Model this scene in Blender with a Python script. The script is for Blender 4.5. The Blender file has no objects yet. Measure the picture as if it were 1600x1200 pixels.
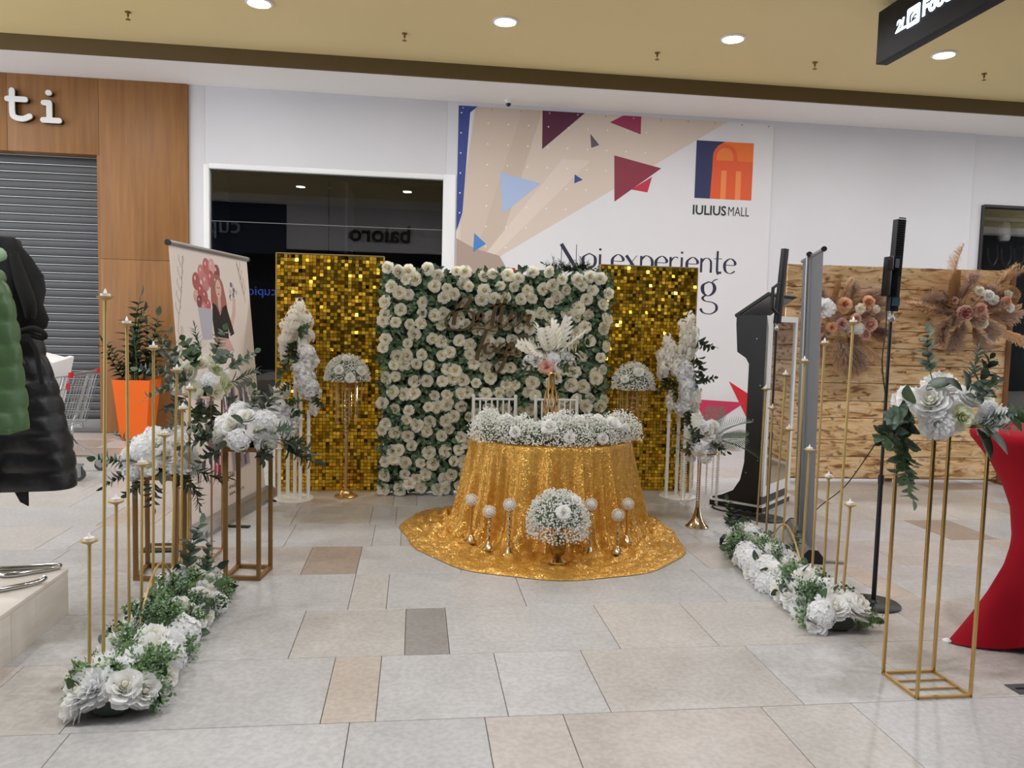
import bpy, bmesh, math, random
import numpy as np
from mathutils import Vector, Matrix

PI = math.pi
SC = bpy.context.scene
COL = SC.collection

# ------------------------------------------------------------------ camera
_p, _r, _y = math.radians(4.27), math.radians(1.453), math.radians(7.26)
_cy, _sy, _cp, _sp, _cr, _sr = math.cos(_y), math.sin(_y), math.cos(_p), math.sin(_p), math.cos(_r), math.sin(_r)
_M = np.array([[_cr, -_sr, 0], [_sr, _cr, 0], [0, 0, 1]]) @ np.array([[1, 0, 0], [0, _cp, -_sp], [0, _sp, _cp]]) \
    @ np.array([[_cy, -_sy, 0], [0, 0, -1], [_sy, _cy, 0]])
cam = bpy.data.cameras.new('camera')
cam.sensor_width = 36.0
cam.lens = 27.0
cam.clip_start = 0.05
cam.clip_end = 200
camo = bpy.data.objects.new('camera', cam)
COL.objects.link(camo)
camo.matrix_world = Matrix(((_M[0][0], -_M[1][0], -_M[2][0], 0), (_M[0][1], -_M[1][1], -_M[2][1], 0),
                            (_M[0][2], -_M[1][2], -_M[2][2], 1.55), (0, 0, 0, 1)))
SC.camera = camo

# ------------------------------------------------------------------ world, exposure
SC.view_settings.view_transform = 'Standard'
SC.view_settings.look = 'None'
SC.view_settings.gamma = 1.0
SC.view_settings.use_curve_mapping = False
SC.view_settings.exposure = 0.19
SC.cycles.max_bounces = 14
SC.cycles.diffuse_bounces = 7
SC.cycles.transparent_max_bounces = 12
w = bpy.data.worlds.new('world')
SC.world = w
w.use_nodes = True
w.node_tree.nodes['Background'].inputs[0].default_value = (0.9, 0.96, 1.06, 1)
w.node_tree.nodes['Background'].inputs[1].default_value = 2.3

YW = 10.78      # back wall plane
ZS = 4.60       # soffit
ZC = 4.78       # ceiling
YS = 9.80       # soffit edge
LIGHTS = [(-1.63 + 2.525 * i, 8.36) for i in range(-3, 9)] + [(-0.25 + 2.525 * i, 2.5) for i in range(-3, 8)]
LAMP_W = 41.0
for i, (lx, ly) in enumerate(LIGHTS):
    L = bpy.data.lights.new('downlight_lamp', 'AREA')
    L.shape = 'DISK'
    L.size = 0.2
    L.energy = LAMP_W
    L.color = (0.97, 0.985, 1.03)
    L.spread = math.radians(170)
    lo = bpy.data.objects.new('downlight_lamp', L)
    COL.objects.link(lo)
    lo.location = (lx, ly, ZC - 0.03)

# ------------------------------------------------------------------ materials
def lin(c):
    out = []
    for v in c[:3]:
        v = v / 255.0
        out.append(v / 12.92 if v <= 0.04045 else ((v + 0.055) / 1.055) ** 2.4)
    return tuple(out) + (1.0,)

def new_mat(name):
    m = bpy.data.materials.new(name)
    m.use_nodes = True
    nt = m.node_tree
    return m, nt, nt.nodes['Principled BSDF']

def mat(name, c, rough=0.5, metal=0.0, var=0.0, nscale=8.0, bump=0.0, bscale=60.0, spec=0.5, emit=0.0, rnd=0.0, stretch=None, trans=0.0, sheen=0.0, c2=None, det=4.0):
    """principled material; var = value noise, c2 = second colour of the noise, rnd = per-object value spread"""
    m, nt, b = new_mat(name)
    N, L = nt.nodes, nt.links
    b.inputs['Roughness'].default_value = rough
    b.inputs['Metallic'].default_value = metal
    b.inputs['Specular IOR Level'].default_value = spec
    if trans: b.inputs['Transmission Weight'].default_value = trans
    if sheen:
        b.inputs['Sheen Weight'].default_value = sheen
    col = lin(c)
    b.inputs['Base Color'].default_value = col
    if emit:
        b.inputs['Emission Color'].default_value = col
        b.inputs['Emission Strength'].default_value = emit
    vec = None
    if var or bump or c2:
        tc = N.new('ShaderNodeTexCoord')
        mp = N.new('ShaderNodeMapping')
        L.new(tc.outputs['Object'], mp.inputs['Vector'])
        if stretch: mp.inputs['Scale'].default_value = stretch
        vec = mp.outputs['Vector']
    out = None
    if var or c2:
        n = N.new('ShaderNodeTexNoise')
        n.inputs['Scale'].default_value = nscale
        n.inputs['Detail'].default_value = det
        L.new(vec, n.inputs['Vector'])
        r = N.new('ShaderNodeValToRGB')
        r.color_ramp.elements[0].position = 0.3
        r.color_ramp.elements[1].position = 0.7
        a = lin(c2) if c2 else tuple(x * (1 - var) for x in col[:3]) + (1,)
        z = col if c2 else tuple(min(1, x * (1 + var)) for x in col[:3]) + (1,)
        r.color_ramp.elements[0].color = a
        r.color_ramp.elements[1].color = z
        L.new(n.outputs['Fac'], r.inputs['Fac'])
        out = r.outputs['Color']
    if rnd:
        oi = N.new('ShaderNodeObjectInfo')
        mr = N.new('ShaderNodeMapRange')
        mr.inputs['To Min'].default_value = 1 - rnd
        mr.inputs['To Max'].default_value = 1 + rnd
        L.new(oi.outputs['Random'], mr.inputs['Value'])
        hs = N.new('ShaderNodeHueSaturation')
        if out: L.new(out, hs.inputs['Color'])
        else: hs.inputs['Color'].default_value = col
        L.new(mr.outputs['Result'], hs.inputs['Value'])
        out = hs.outputs['Color']
    if out: L.new(out, b.inputs['Base Color'])
    if bump:
        n2 = N.new('ShaderNodeTexNoise')
        n2.inputs['Scale'].default_value = bscale
        n2.inputs['Detail'].default_value = 3
        L.new(vec, n2.inputs['Vector'])
        bp = N.new('ShaderNodeBump')
        bp.inputs['Strength'].default_value = bump
        bp.inputs['Distance'].default_value = 0.01
        L.new(n2.outputs['Fac'], bp.inputs['Height'])
        L.new(bp.outputs['Normal'], b.inputs['Normal'])
    return m

def petal_mat(name, c, rnd=0.04, trans=0.4, heart=None):
    """thin petals: soft reflection plus light passing through"""
    m, nt, b = new_mat(name)
    N, L = nt.nodes, nt.links
    b.inputs['Roughness'].default_value = 0.7
    b.inputs['Specular IOR Level'].default_value = 0.25
    oi = N.new('ShaderNodeObjectInfo'); mr = N.new('ShaderNodeMapRange')
    mr.inputs['To Min'].default_value = 1 - rnd; mr.inputs['To Max'].default_value = 1 + rnd
    L.new(oi.outputs['Random'], mr.inputs['Value'])
    hs = N.new('ShaderNodeHueSaturation'); hs.inputs['Color'].default_value = lin(c)
    if heart:      # roses are deeper coloured towards their heart
        tc = N.new('ShaderNodeTexCoord'); sx = N.new('ShaderNodeSeparateXYZ'); L.new(tc.outputs['Object'], sx.inputs[0])
        cb = N.new('ShaderNodeCombineXYZ'); L.new(sx.outputs['X'], cb.inputs[0]); L.new(sx.outputs['Y'], cb.inputs[1])
        ln = N.new('ShaderNodeVectorMath'); ln.operation = 'LENGTH'; L.new(cb.outputs[0], ln.inputs[0])
        rp = N.new('ShaderNodeValToRGB'); rp.color_ramp.elements[0].position = .05; rp.color_ramp.elements[0].color = lin(heart)
        rp.color_ramp.elements[1].position = .42; rp.color_ramp.elements[1].color = lin(c)
        L.new(ln.outputs['Value'], rp.inputs['Fac']); L.new(rp.outputs['Color'], hs.inputs['Color'])
    L.new(mr.outputs['Result'], hs.inputs['Value']); L.new(hs.outputs['Color'], b.inputs['Base Color'])
    tr = N.new('ShaderNodeBsdfTranslucent'); L.new(hs.outputs['Color'], tr.inputs['Color'])
    mx = N.new('ShaderNodeMixShader'); mx.inputs[0].default_value = trans
    L.new(b.outputs[0], mx.inputs[1]); L.new(tr.outputs[0], mx.inputs[2])
    L.new(mx.outputs[0], N['Material Output'].inputs['Surface'])
    return m

def glass_mat(name, tint=(1, 1, 1, 1), ior=1.5):
    m = bpy.data.materials.new(name)
    m.use_nodes = True
    nt = m.node_tree
    nt.nodes.remove(nt.nodes['Principled BSDF'])
    tr = nt.nodes.new('ShaderNodeBsdfTransparent'); tr.inputs[0].default_value = tint
    gl = nt.nodes.new('ShaderNodeBsdfGlossy'); gl.inputs['Roughness'].default_value = 0.0
    fr = nt.nodes.new('ShaderNodeFresnel'); fr.inputs['IOR'].default_value = ior
    mx = nt.nodes.new('ShaderNodeMixShader')
    nt.links.new(fr.outputs[0], mx.inputs[0]); nt.links.new(tr.outputs[0], mx.inputs[1]); nt.links.new(gl.outputs[0], mx.inputs[2])
    nt.links.new(mx.outputs[0], nt.nodes['Material Output'].inputs['Surface'])
    return m

def stone_mat(name, c, c2):
    """honed limestone tile: mottled colour, pale flecks, darker clouds, per-tile value"""
    m, nt, b = new_mat(name)
    N, L = nt.nodes, nt.links
    tc = N.new('ShaderNodeTexCoord'); oi = N.new('ShaderNodeObjectInfo')
    ad = N.new('ShaderNodeVectorMath'); ad.operation = 'ADD'
    sc = N.new('ShaderNodeVectorMath'); sc.operation = 'SCALE'; sc.inputs['Scale'].default_value = 37.0
    cx = N.new('ShaderNodeCombineXYZ')
    for i in range(3): L.new(oi.outputs['Random'], cx.inputs[i])
    L.new(cx.outputs[0], sc.inputs[0]); L.new(tc.outputs['Object'], ad.inputs[0]); L.new(sc.outputs[0], ad.inputs[1])
    n1 = N.new('ShaderNodeTexNoise'); n1.inputs['Scale'].default_value = 4.0; n1.inputs['Detail'].default_value = 8; n1.inputs['Roughness'].default_value = 0.7
    L.new(ad.outputs[0], n1.inputs['Vector'])
    r1 = N.new('ShaderNodeValToRGB')
    r1.color_ramp.elements[0].position = 0.32; r1.color_ramp.elements[0].color = lin(c2)
    r1.color_ramp.elements[1].position = 0.68; r1.color_ramp.elements[1].color = lin(c)
    L.new(n1.outputs['Fac'], r1.inputs['Fac'])
    n2 = N.new('ShaderNodeTexNoise'); n2.inputs['Scale'].default_value = 42.0; n2.inputs['Detail'].default_value = 4
    L.new(ad.outputs[0], n2.inputs['Vector'])
    r2 = N.new('ShaderNodeValToRGB')
    r2.color_ramp.elements[0].position = 0.36; r2.color_ramp.elements[0].color = (0.85, 0.845, 0.84, 1)
    r2.color_ramp.elements[1].position = 0.62; r2.color_ramp.elements[1].color = (1.05, 1.05, 1.05, 1)
    L.new(n2.outputs['Fac'], r2.inputs['Fac'])
    mx = N.new('ShaderNodeMix'); mx.data_type = 'RGBA'; mx.blend_type = 'MULTIPLY'; mx.inputs['Factor'].default_value = 0.8
    L.new(r1.outputs['Color'], mx.inputs['A']); L.new(r2.outputs['Color'], mx.inputs['B'])
    mr = N.new('ShaderNodeMapRange'); mr.inputs['To Min'].default_value = 0.86; mr.inputs['To Max'].default_value = 0.95
    L.new(oi.outputs['Random'], mr.inputs['Value'])
    hs = N.new('ShaderNodeHueSaturation'); L.new(mx.outputs['Result'], hs.inputs['Color']); L.new(mr.outputs['Result'], hs.inputs['Value'])
    L.new(hs.outputs['Color'], b.inputs['Base Color'])
    b.inputs['Roughness'].default_value = 0.3
    mr2 = N.new('ShaderNodeMapRange'); mr2.inputs['To Min'].default_value = 0.24; mr2.inputs['To Max'].default_value = 0.42
    L.new(n1.outputs['Fac'], mr2.inputs['Value']); L.new(mr2.outputs['Result'], b.inputs['Roughness'])
    return m

def burnt_wood_mat(name):
    """torched pine: pale honey boards, dark scorched grain and knots running along x"""
    m, nt, b = new_mat(name)
    N, L = nt.nodes, nt.links
    tc = N.new('ShaderNodeTexCoord'); oi = N.new('ShaderNodeObjectInfo')
    cx = N.new('ShaderNodeCombineXYZ'); ad = N.new('ShaderNodeVectorMath'); ad.operation = 'ADD'
    ml = N.new('ShaderNodeMath'); ml.operation = 'MULTIPLY'; ml.inputs[1].default_value = 53.0
    L.new(oi.outputs['Random'], ml.inputs[0]); L.new(ml.outputs[0], cx.inputs[0]); L.new(ml.outputs[0], cx.inputs[2])
    L.new(tc.outputs['Object'], ad.inputs[0]); L.new(cx.outputs[0], ad.inputs[1])
    mp = N.new('ShaderNodeMapping'); mp.inputs['Scale'].default_value = (1.3, 1.0, 6.5); L.new(ad.outputs[0], mp.inputs['Vector'])
    n1 = N.new('ShaderNodeTexNoise'); n1.inputs['Scale'].default_value = 2.6; n1.inputs['Detail'].default_value = 7; n1.inputs['Distortion'].default_value = 1.2
    L.new(mp.outputs[0], n1.inputs['Vector'])
    r1 = N.new('ShaderNodeValToRGB')
    e = r1.color_ramp.elements
    e[0].position = 0.33; e[0].color = lin((150, 104, 62)); e[1].position = 0.60; e[1].color = lin((248, 218, 172))
    k = e.new(0.44); k.color = lin((226, 184, 128))
    L.new(n1.outputs['Fac'], r1.inputs['Fac'])
    mp2 = N.new('ShaderNodeMapping'); mp2.inputs['Scale'].default_value = (3.4, 1.0, 6.5); L.new(ad.outputs[0], mp2.inputs['Vector'])
    n2 = N.new('ShaderNodeTexNoise'); n2.inputs['Scale'].default_value = 2.7; n2.inputs['Detail'].default_value = 2; n2.inputs['Distortion'].default_value = 0.4
    L.new(mp2.outputs[0], n2.inputs['Vector'])
    r2 = N.new('ShaderNodeValToRGB')
    r2.color_ramp.elements[0].position = 0.58; r2.color_ramp.elements[0].color = (1, 1, 1, 1)
    r2.color_ramp.elements[1].position = 0.69; r2.color_ramp.elements[1].color = (0.14, 0.09, 0.05, 1)
    L.new(n2.outputs['Fac'], r2.inputs['Fac'])
    mx = N.new('ShaderNodeMix'); mx.data_type = 'RGBA'; mx.blend_type = 'MULTIPLY'; mx.inputs['Factor'].default_value = 0.78
    L.new(r1.outputs['Color'], mx.inputs['A']); L.new(r2.outputs['Color'], mx.inputs['B'])
    hs = N.new('ShaderNodeHueSaturation'); mr = N.new('ShaderNodeMapRange'); mr.inputs['To Min'].default_value = 0.82; mr.inputs['To Max'].default_value = 1.12
    L.new(oi.outputs['Random'], mr.inputs['Value']); L.new(mr.outputs[0], hs.inputs['Value']); L.new(mx.outputs['Result'], hs.inputs['Color'])
    L.new(hs.outputs['Color'], b.inputs['Base Color'])
    b.inputs['Roughness'].default_value = 0.55
    return m

def sparkle_mat(name, c, c2):
    """sequin fabric: thousands of tiny mirror scales, each with its own tilt"""
    m, nt, b = new_mat(name)
    N, L = nt.nodes, nt.links
    tc = N.new('ShaderNodeTexCoord')
    v = N.new('ShaderNodeTexVoronoi'); v.inputs['Scale'].default_value = 205.0
    L.new(tc.outputs['Object'], v.inputs['Vector'])
    sub = N.new('ShaderNodeVectorMath'); sub.operation = 'SUBTRACT'; sub.inputs[1].default_value = (0.5, 0.5, 0.5)
    scl = N.new('ShaderNodeVectorMath'); scl.operation = 'SCALE'; scl.inputs['Scale'].default_value = 0.68
    ge = N.new('ShaderNodeNewGeometry')
    ad = N.new('ShaderNodeVectorMath'); ad.operation = 'ADD'
    nm = N.new('ShaderNodeVectorMath'); nm.operation = 'NORMALIZE'
    L.new(v.outputs['Color'], sub.inputs[0]); L.new(sub.outputs[0], scl.inputs[0]); L.new(scl.outputs[0], ad.inputs[0])
    L.new(ge.outputs['Normal'], ad.inputs[1]); L.new(ad.outputs[0], nm.inputs[0]); L.new(nm.outputs[0], b.inputs['Normal'])
    n = N.new('ShaderNodeTexNoise'); n.inputs['Scale'].default_value = 30.0; n.inputs['Detail'].default_value = 3
    L.new(tc.outputs['Object'], n.inputs['Vector'])
    r = N.new('ShaderNodeValToRGB')
    r.color_ramp.elements[0].position = 0.3; r.color_ramp.elements[0].color = lin(c2)
    r.color_ramp.elements[1].position = 0.7; r.color_ramp.elements[1].color = lin(c)
    L.new(n.outputs['Fac'], r.inputs['Fac']); L.new(r.outputs['Color'], b.inputs['Base Color'])
    b.inputs['Metallic'].default_value = 0.5
    b.inputs['Roughness'].default_value = 0.25
    return m

MT = dict(
    wall=mat('white_paint', (216, 215, 219), 0.75, var=0.02, nscale=1.2),
    soffit=mat('white_soffit_paint', (240, 236, 232), 0.8),
    tan=mat('tan_ceiling_paint', (230, 209, 153), 0.7, var=0.02, nscale=0.6),
    tanshade=mat('shaded_tan_paint', (94, 76, 40), 0.75),  # the ceiling's tan with the bulkhead face's shade put into the colour
    grout=mat('grey_grout', (128, 124, 120), 0.9),
    oak=mat('oak_veneer', (150, 104, 54), 0.5, c2=(130, 86, 42), nscale=2.2, stretch=(9, 9, 0.5), det=7),
    shutter=mat('grey_shutter_metal', (86, 87, 89), 0.55, metal=0.35, var=0.1, nscale=3, stretch=(0.6, 1, 8)),
    black=mat('matte_black', (20, 20, 21), 0.45),
    blackgloss=mat('gloss_black', (14, 14, 15), 0.2),
    dark=mat('dark_interior', (26, 27, 30), 0.8),
    darker=mat('unlit_interior', (9, 9, 11), 0.9),
    navy=mat('dark_blue_interior', (38, 46, 66), 0.8),
    glass=glass_mat('window_glass'),
    white=mat('white_plastic', (232, 232, 232), 0.4),
    offwhite=mat('off_white_lacquer', (236, 233, 226), 0.35),
    gold=mat('gold_metal', (206, 172, 112), 0.28, metal=0.9, var=0.05),
    goldpaint=mat('gold_paint', (188, 160, 98), 0.42, metal=0.35, var=0.05),
    bronze=mat('bronze_paint', (136, 102, 56), 0.42, metal=0.45, var=0.06),
    rosegold=mat('rose_gold_metal', (205, 165, 135), 0.25, metal=0.85),
    champagne=mat('champagne_metal', (214, 194, 160), 0.15, metal=1.0),
    antique=mat('antique_gold', (168, 128, 60), 0.3, metal=0.7, c2=(108, 78, 34), nscale=25),
    chrome=mat('chrome', (200, 200, 202), 0.12, metal=1.0),
    crystal=mat('crystal', (236, 232, 226), 0.05, spec=1.0, metal=0.35),
    crystalgold=mat('amber_crystal', (226, 200, 150), 0.06, spec=1.0, metal=0.45),
    petal=petal_mat('white_petal', (250, 250, 249), trans=.3, heart=(238, 236, 222)),
    petalcool=petal_mat('ruffled_white_petal', (247, 248, 249), trans=.32),
    cream=petal_mat('cream_petal', (250, 248, 238), .06, heart=(232, 227, 194)),
    creamgreen=petal_mat('pale_green_petal', (238, 240, 216), heart=(206, 212, 164)),
    ivory=petal_mat('ivory_blossom', (250, 248, 242)),
    blush=petal_mat('blush_petal', (238, 206, 194), .06, heart=(206, 140, 124)),
    peach=petal_mat('peach_petal', (240, 200, 168), .06, heart=(216, 140, 96)),
    wine=mat('wine_petal', (160, 78, 70), 0.65),
    leaf=mat('green_leaf', (78, 104, 66), 0.5, c2=(48, 72, 44), nscale=14, rnd=0.12),
    leafdark=mat('dark_green_leaf', (60, 76, 56), 0.45, c2=(38, 52, 40), nscale=14, rnd=0.15),
    leafgrey=mat('grey_green_leaf', (110, 130, 112), 0.55, c2=(74, 94, 80), nscale=14, rnd=0.12),
    wallleaf=mat('wall_foliage', (112, 142, 104), 0.6, c2=(26, 52, 36), nscale=26, det=1),
    moss=mat('bright_green_sprig', (124, 152, 92), 0.6, c2=(66, 104, 58), nscale=22, rnd=0.1),
    frost=mat('frosted_green_sprig', (178, 204, 180), 0.65, c2=(104, 146, 114), nscale=18),
    gyp=petal_mat('gypsophila_white', (248, 249, 246)),
    gypcore=mat('gypsophila_stems', (120, 128, 104), 0.8, c2=(66, 74, 58), nscale=25),
    stem=mat('plant_stem', (92, 106, 62), 0.6),
    pampas=petal_mat('pampas_beige', (224, 196, 162), .1),
    pampasbrown=petal_mat('pampas_brown', (196, 170, 152), .12),
    drypalm=mat('dried_palm', (176, 134, 88), 0.75, rnd=0.1),
    wood=burnt_wood_mat('torched_pine'),
    woodframe=mat('brown_wood_frame', (132, 88, 48), 0.55, var=0.15, nscale=4, stretch=(6, 6, 0.7)),
    cloth=sparkle_mat('gold_sequin_cloth', (230, 180, 88), (206, 152, 66)),
    red=mat('red_stretch_fabric', (148, 6, 27), 0.8, var=0.04, spec=0.2),
    orange=mat('orange_planter', (238, 104, 14), 0.4),
    soil=mat('soil', (46, 34, 26), 0.95),
    greypanel=mat('grey_fabric', (120, 124, 130), 0.7),
    greymetal=mat('brushed_grey_metal', (168, 168, 168), 0.35, metal=0.7),
    plinth=mat('bleached_wood', (234, 228, 220), 0.55, c2=(214, 206, 196), nscale=2, stretch=(1.0, 1.0, 6)),
    puffblack=mat('black_nylon', (20, 20, 23), 0.42, bump=0.25, bscale=30),
    woolblack=mat('black_wool', (13, 13, 14), 0.9, bump=0.3, bscale=120),
    puffgreen=mat('green_nylon', (74, 104, 66), 0.4, bump=0.25, bscale=26),
    greenlining=mat('pale_green_lining', (140, 172, 140), 0.5),
    print=mat('printed_vinyl', (232, 222, 214), 0.55),
    banner=mat('banner_vinyl', (222, 221, 223), 0.55, var=0.015, nscale=1.5),
    rubber=mat('grey_rubber', (70, 70, 72), 0.7),
    redplastic=mat('red_plastic', (204, 24, 34), 0.4),
    mirror=mat('mirror', (210, 208, 206), 0.02, metal=1.0),
    lens=mat('lit_lens', (255, 250, 240), emit=14.0),
    flame=mat('white_flame_tip', (246, 246, 244), 0.4),
    signlit=mat('lit_letters', (206, 226, 255), emit=2.4),
    signblue=mat('lit_blue', (90, 130, 255), emit=2.2),
    whiteletter=mat('white_letter_face', (226, 226, 224), 0.4),
)
def flat(name, c, rough=0.55):
    if name not in MT: MT[name] = mat(name, c, rough)
    return MT[name]

# ------------------------------------------------------------------ mesh helpers
class MB:
    def __init__(s): s.v = []; s.f = []; s.m = []; s.mi = 0
    def add(s, verts, faces, M=None):
        o = len(s.v)
        if M is not None: verts = [M @ Vector(p) for p in verts]
        s.v.extend([tuple(p) for p in verts])
        s.f.extend([tuple(i + o for i in f) for f in faces])
        s.m.extend([s.mi] * len(faces))
        return s
    def box(s, x0, x1, y0, y1, z0, z1, M=None):
        return s.add([(x0, y0, z0), (x1, y0, z0), (x1, y1, z0), (x0, y1, z0), (x0, y0, z1), (x1, y0, z1), (x1, y1, z1), (x0, y1, z1)],
                     [(0, 3, 2, 1), (4, 5, 6, 7), (0, 1, 5, 4), (1, 2, 6, 5), (2, 3, 7, 6), (3, 0, 4, 7)], M)
    def tube(s, pts, r, n=8, caps=True):
        pts = [Vector(p) for p in pts]
        rr = r if isinstance(r, (list, tuple)) else [r] * len(pts)
        vs = []; fs = []
        up = Vector((0, 0, 1))
        t0 = (pts[1] - pts[0]).normalized()
        a = t0.cross(up)
        if a.length < 1e-4: a = t0.cross(Vector((0, 1, 0)))
        a.normalize()
        for i, p in enumerate(pts):
            t = (pts[min(i + 1, len(pts) - 1)] - pts[max(i - 1, 0)])
            t = t.normalized() if t.length > 1e-9 else t0
            a = (a - t * a.dot(t))
            a = a.normalized() if a.length > 1e-6 else t.orthogonal().normalized()
            b = t.cross(a)
            for k in range(n):
                q = 2 * PI * k / n
                vs.append(p + (a * math.cos(q) + b * math.sin(q)) * rr[i])
        for i in range(len(pts) - 1):
            for k in range(n):
                k2 = (k + 1) % n
                fs.append((i * n + k, i * n + k2, (i + 1) * n + k2, (i + 1) * n + k))
        if caps:
            fs.append(tuple(range(n - 1, -1, -1)))
            fs.append(tuple(range((len(pts) - 1) * n, len(pts) * n)))
        return s.add(vs, fs)
    def bar(s, p0, p1, w, d=None):
        """square bar"""
        d = d or w
        p0, p1 = Vector(p0), Vector(p1)
        t = (p1 - p0).normalized()
        a = t.cross(Vector((0, 0, 1)))
        a = Vector((1, 0, 0)) if a.length < 1e-3 else a.normalized()
        b = t.cross(a)
        vs = []
        for p in (p0, p1):
            for (i, j) in ((-1, -1), (1, -1), (1, 1), (-1, 1)): vs.append(p + a * (i * w / 2) + b * (j * d / 2))
        return s.add(vs, [(3, 2, 1, 0), (4, 5, 6, 7), (0, 1, 5, 4), (1, 2, 6, 5), (2, 3, 7, 6), (3, 0, 4, 7)])
    def lathe(s, prof, n=24, c=(0, 0, 0)):
        vs = []; fs = []
        for (r, z) in prof:
            for k in range(n):
                q = 2 * PI * k / n
                vs.append((c[0] + r * math.cos(q), c[1] + r * math.sin(q), c[2] + z))
        for i in range(len(prof) - 1):
            for k in range(n):
                k2 = (k + 1) % n
                fs.append((i * n + k, i * n + k2, (i + 1) * n + k2, (i + 1) * n + k))
        fs.append(tuple(range(n - 1, -1, -1)))
        fs.append(tuple(range((len(prof) - 1) * n, len(prof) * n)))
        return s.add(vs, fs)
    def prism(s, poly, d0, d1, fn):
        """poly in (a,b); fn(a,b,d)->xyz; caps at d0,d1"""
        n = len(poly)
        vs = [fn(a, b, d0) for a, b in poly] + [fn(a, b, d1) for a, b in poly]
        fs = [tuple(range(n - 1, -1, -1)), tuple(range(n, 2 * n))]
        for i in range(n):
            j = (i + 1) % n
            fs.append((i, j, n + j, n + i))
        return s.add(vs, fs)
    def octa(s, p, r, M=None):
        x, y, z = p
        return s.add([(x + r, y, z), (x - r, y, z), (x, y + r, z), (x, y - r, z), (x, y, z + r), (x, y, z - r)],
                     [(0, 2, 4), (2, 1, 4), (1, 3, 4), (3, 0, 4), (2, 0, 5), (1, 2, 5), (3, 1, 5), (0, 3, 5)], M)
    def ball(s, p, r, n=10, m=7, sz=1.0):
        prof = [(max(1e-4, r * math.sin(PI * i / m)), -r * sz * math.cos(PI * i / m)) for i in range(m + 1)]
        return s.lathe(prof, n, p)
    def mesh(s, name, mats, smooth=40):
        me = bpy.data.meshes.new(name)
        me.from_pydata(s.v, [], s.f)
        if not isinstance(mats, (list, tuple)): mats = [mats]
        for m in mats: me.materials.append(m)
        if len(mats) > 1: me.polygons.foreach_set('material_index', s.m)
        if smooth:
            me.polygons.foreach_set('use_smooth', [True] * len(me.polygons))
            me.set_sharp_from_angle(angle=math.radians(smooth))
        me.validate()
        me.update()
        return me
    def obj(s, name, mats, parent=None, loc=None, smooth=40, bev=0.0, fixn=False):
        me = s.mesh(name, mats, smooth)
        if bev or fixn:
            bm = bmesh.new(); bm.from_mesh(me)
            if fixn: bmesh.ops.recalc_face_normals(bm, faces=bm.faces)
            if bev:
                es = [e for e in bm.edges if len(e.link_faces) == 2 and e.calc_face_angle(0) > 0.6]
                bmesh.ops.bevel(bm, geom=es, offset=bev, segments=2, affect='EDGES', profile=0.6)
            bm.to_mesh(me); bm.free()
            if smooth:
                me.polygons.foreach_set('use_smooth', [True] * len(me.polygons))
                me.set_sharp_from_angle(angle=math.radians(50))
        o = bpy.data.objects.new(name, me)
        COL.objects.link(o)
        if loc is not None: o.location = loc
        if parent is not None: o.parent = parent
        return o

def tag(o, label, cat, group=None, kind=None):
    o['label'] = label; o['category'] = cat
    if group: o['group'] = group
    if kind: o['kind'] = kind
    return o
def thing(name, label, cat, loc=(0, 0, 0), rz=0.0, group=None):
    o = bpy.data.objects.new(name, None)
    o.empty_display_size = 0.1
    COL.objects.link(o)
    o.location = loc; o.rotation_euler = (0, 0, rz)
    return tag(o, label, cat, group)
def struct(o): o['kind'] = 'structure'; return o
def stuff(o): o['kind'] = 'stuff'; return o
def copy_tree(o, parent=None):
    c = o.copy(); COL.objects.link(c)
    if parent is not None:
        c.parent = parent; c.matrix_parent_inverse = o.matrix_parent_inverse.copy()
    for ch in list(o.children): copy_tree(ch, c)
    return c
def inst(me, name, parent, M):
    o = bpy.data.objects.new(name, me)
    COL.objects.link(o)
    o.parent = parent
    o.matrix_basis = M
    return o
def aim(p, d, s=1.0, spin=0.0):
    """matrix with local +Z along d at p"""
    d = Vector(d).normalized()
    q = d.to_track_quat('Z', 'Y')
    sv = s if isinstance(s, (tuple, list)) else (s, s, s)
    return Matrix.Translation(Vector(p)) @ q.to_matrix().to_4x4() @ Matrix.Rotation(spin, 4, 'Z') @ Matrix.Diagonal((*sv, 1))
def spline(pts, k=6):
    P = [Vector(p) for p in pts]
    out = []
    for i in range(len(P) - 1):
        a, b, c, d = P[max(i - 1, 0)], P[i], P[i + 1], P[min(i + 2, len(P) - 1)]
        for j in range(k):
            t = j / k
            out.append(0.5 * ((2 * b) + (c - a) * t + (2 * a - 5 * b + 4 * c - d) * t * t + (3 * b - a - 3 * c + d) * t ** 3))
    out.append(P[-1])
    return out
def text_mesh(txt, size, depth, M, name, m, parent=None, offset=0.0, shear=0.0, align='LEFT'):
    cu = bpy.data.curves.new('txt', 'FONT')
    cu.body = txt; cu.size = size; cu.extrude = depth / 2; cu.offset = offset; cu.shear = shear; cu.align_x = align
    cu.resolution_u = 3
    o = bpy.data.objects.new('txt', cu)
    COL.objects.link(o)
    dg = bpy.context.evaluated_depsgraph_get()
    me = bpy.data.meshes.new_from_object(o.evaluated_get(dg))
    bpy.data.objects.remove(o); bpy.data.curves.remove(cu)
    me.transform(M)
    me.name = name
    me.materials.clear(); me.materials.append(m)
    ob = bpy.data.objects.new(name, me)
    COL.objects.link(ob)
    if parent is not None: ob.parent = parent
    return ob
WALLM = Matrix.Rotation(PI / 2, 4, 'X')     # text lying in XY -> standing on an XZ wall facing -Y
# ================================================================== SETTING
rng = random.Random(7)
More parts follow.
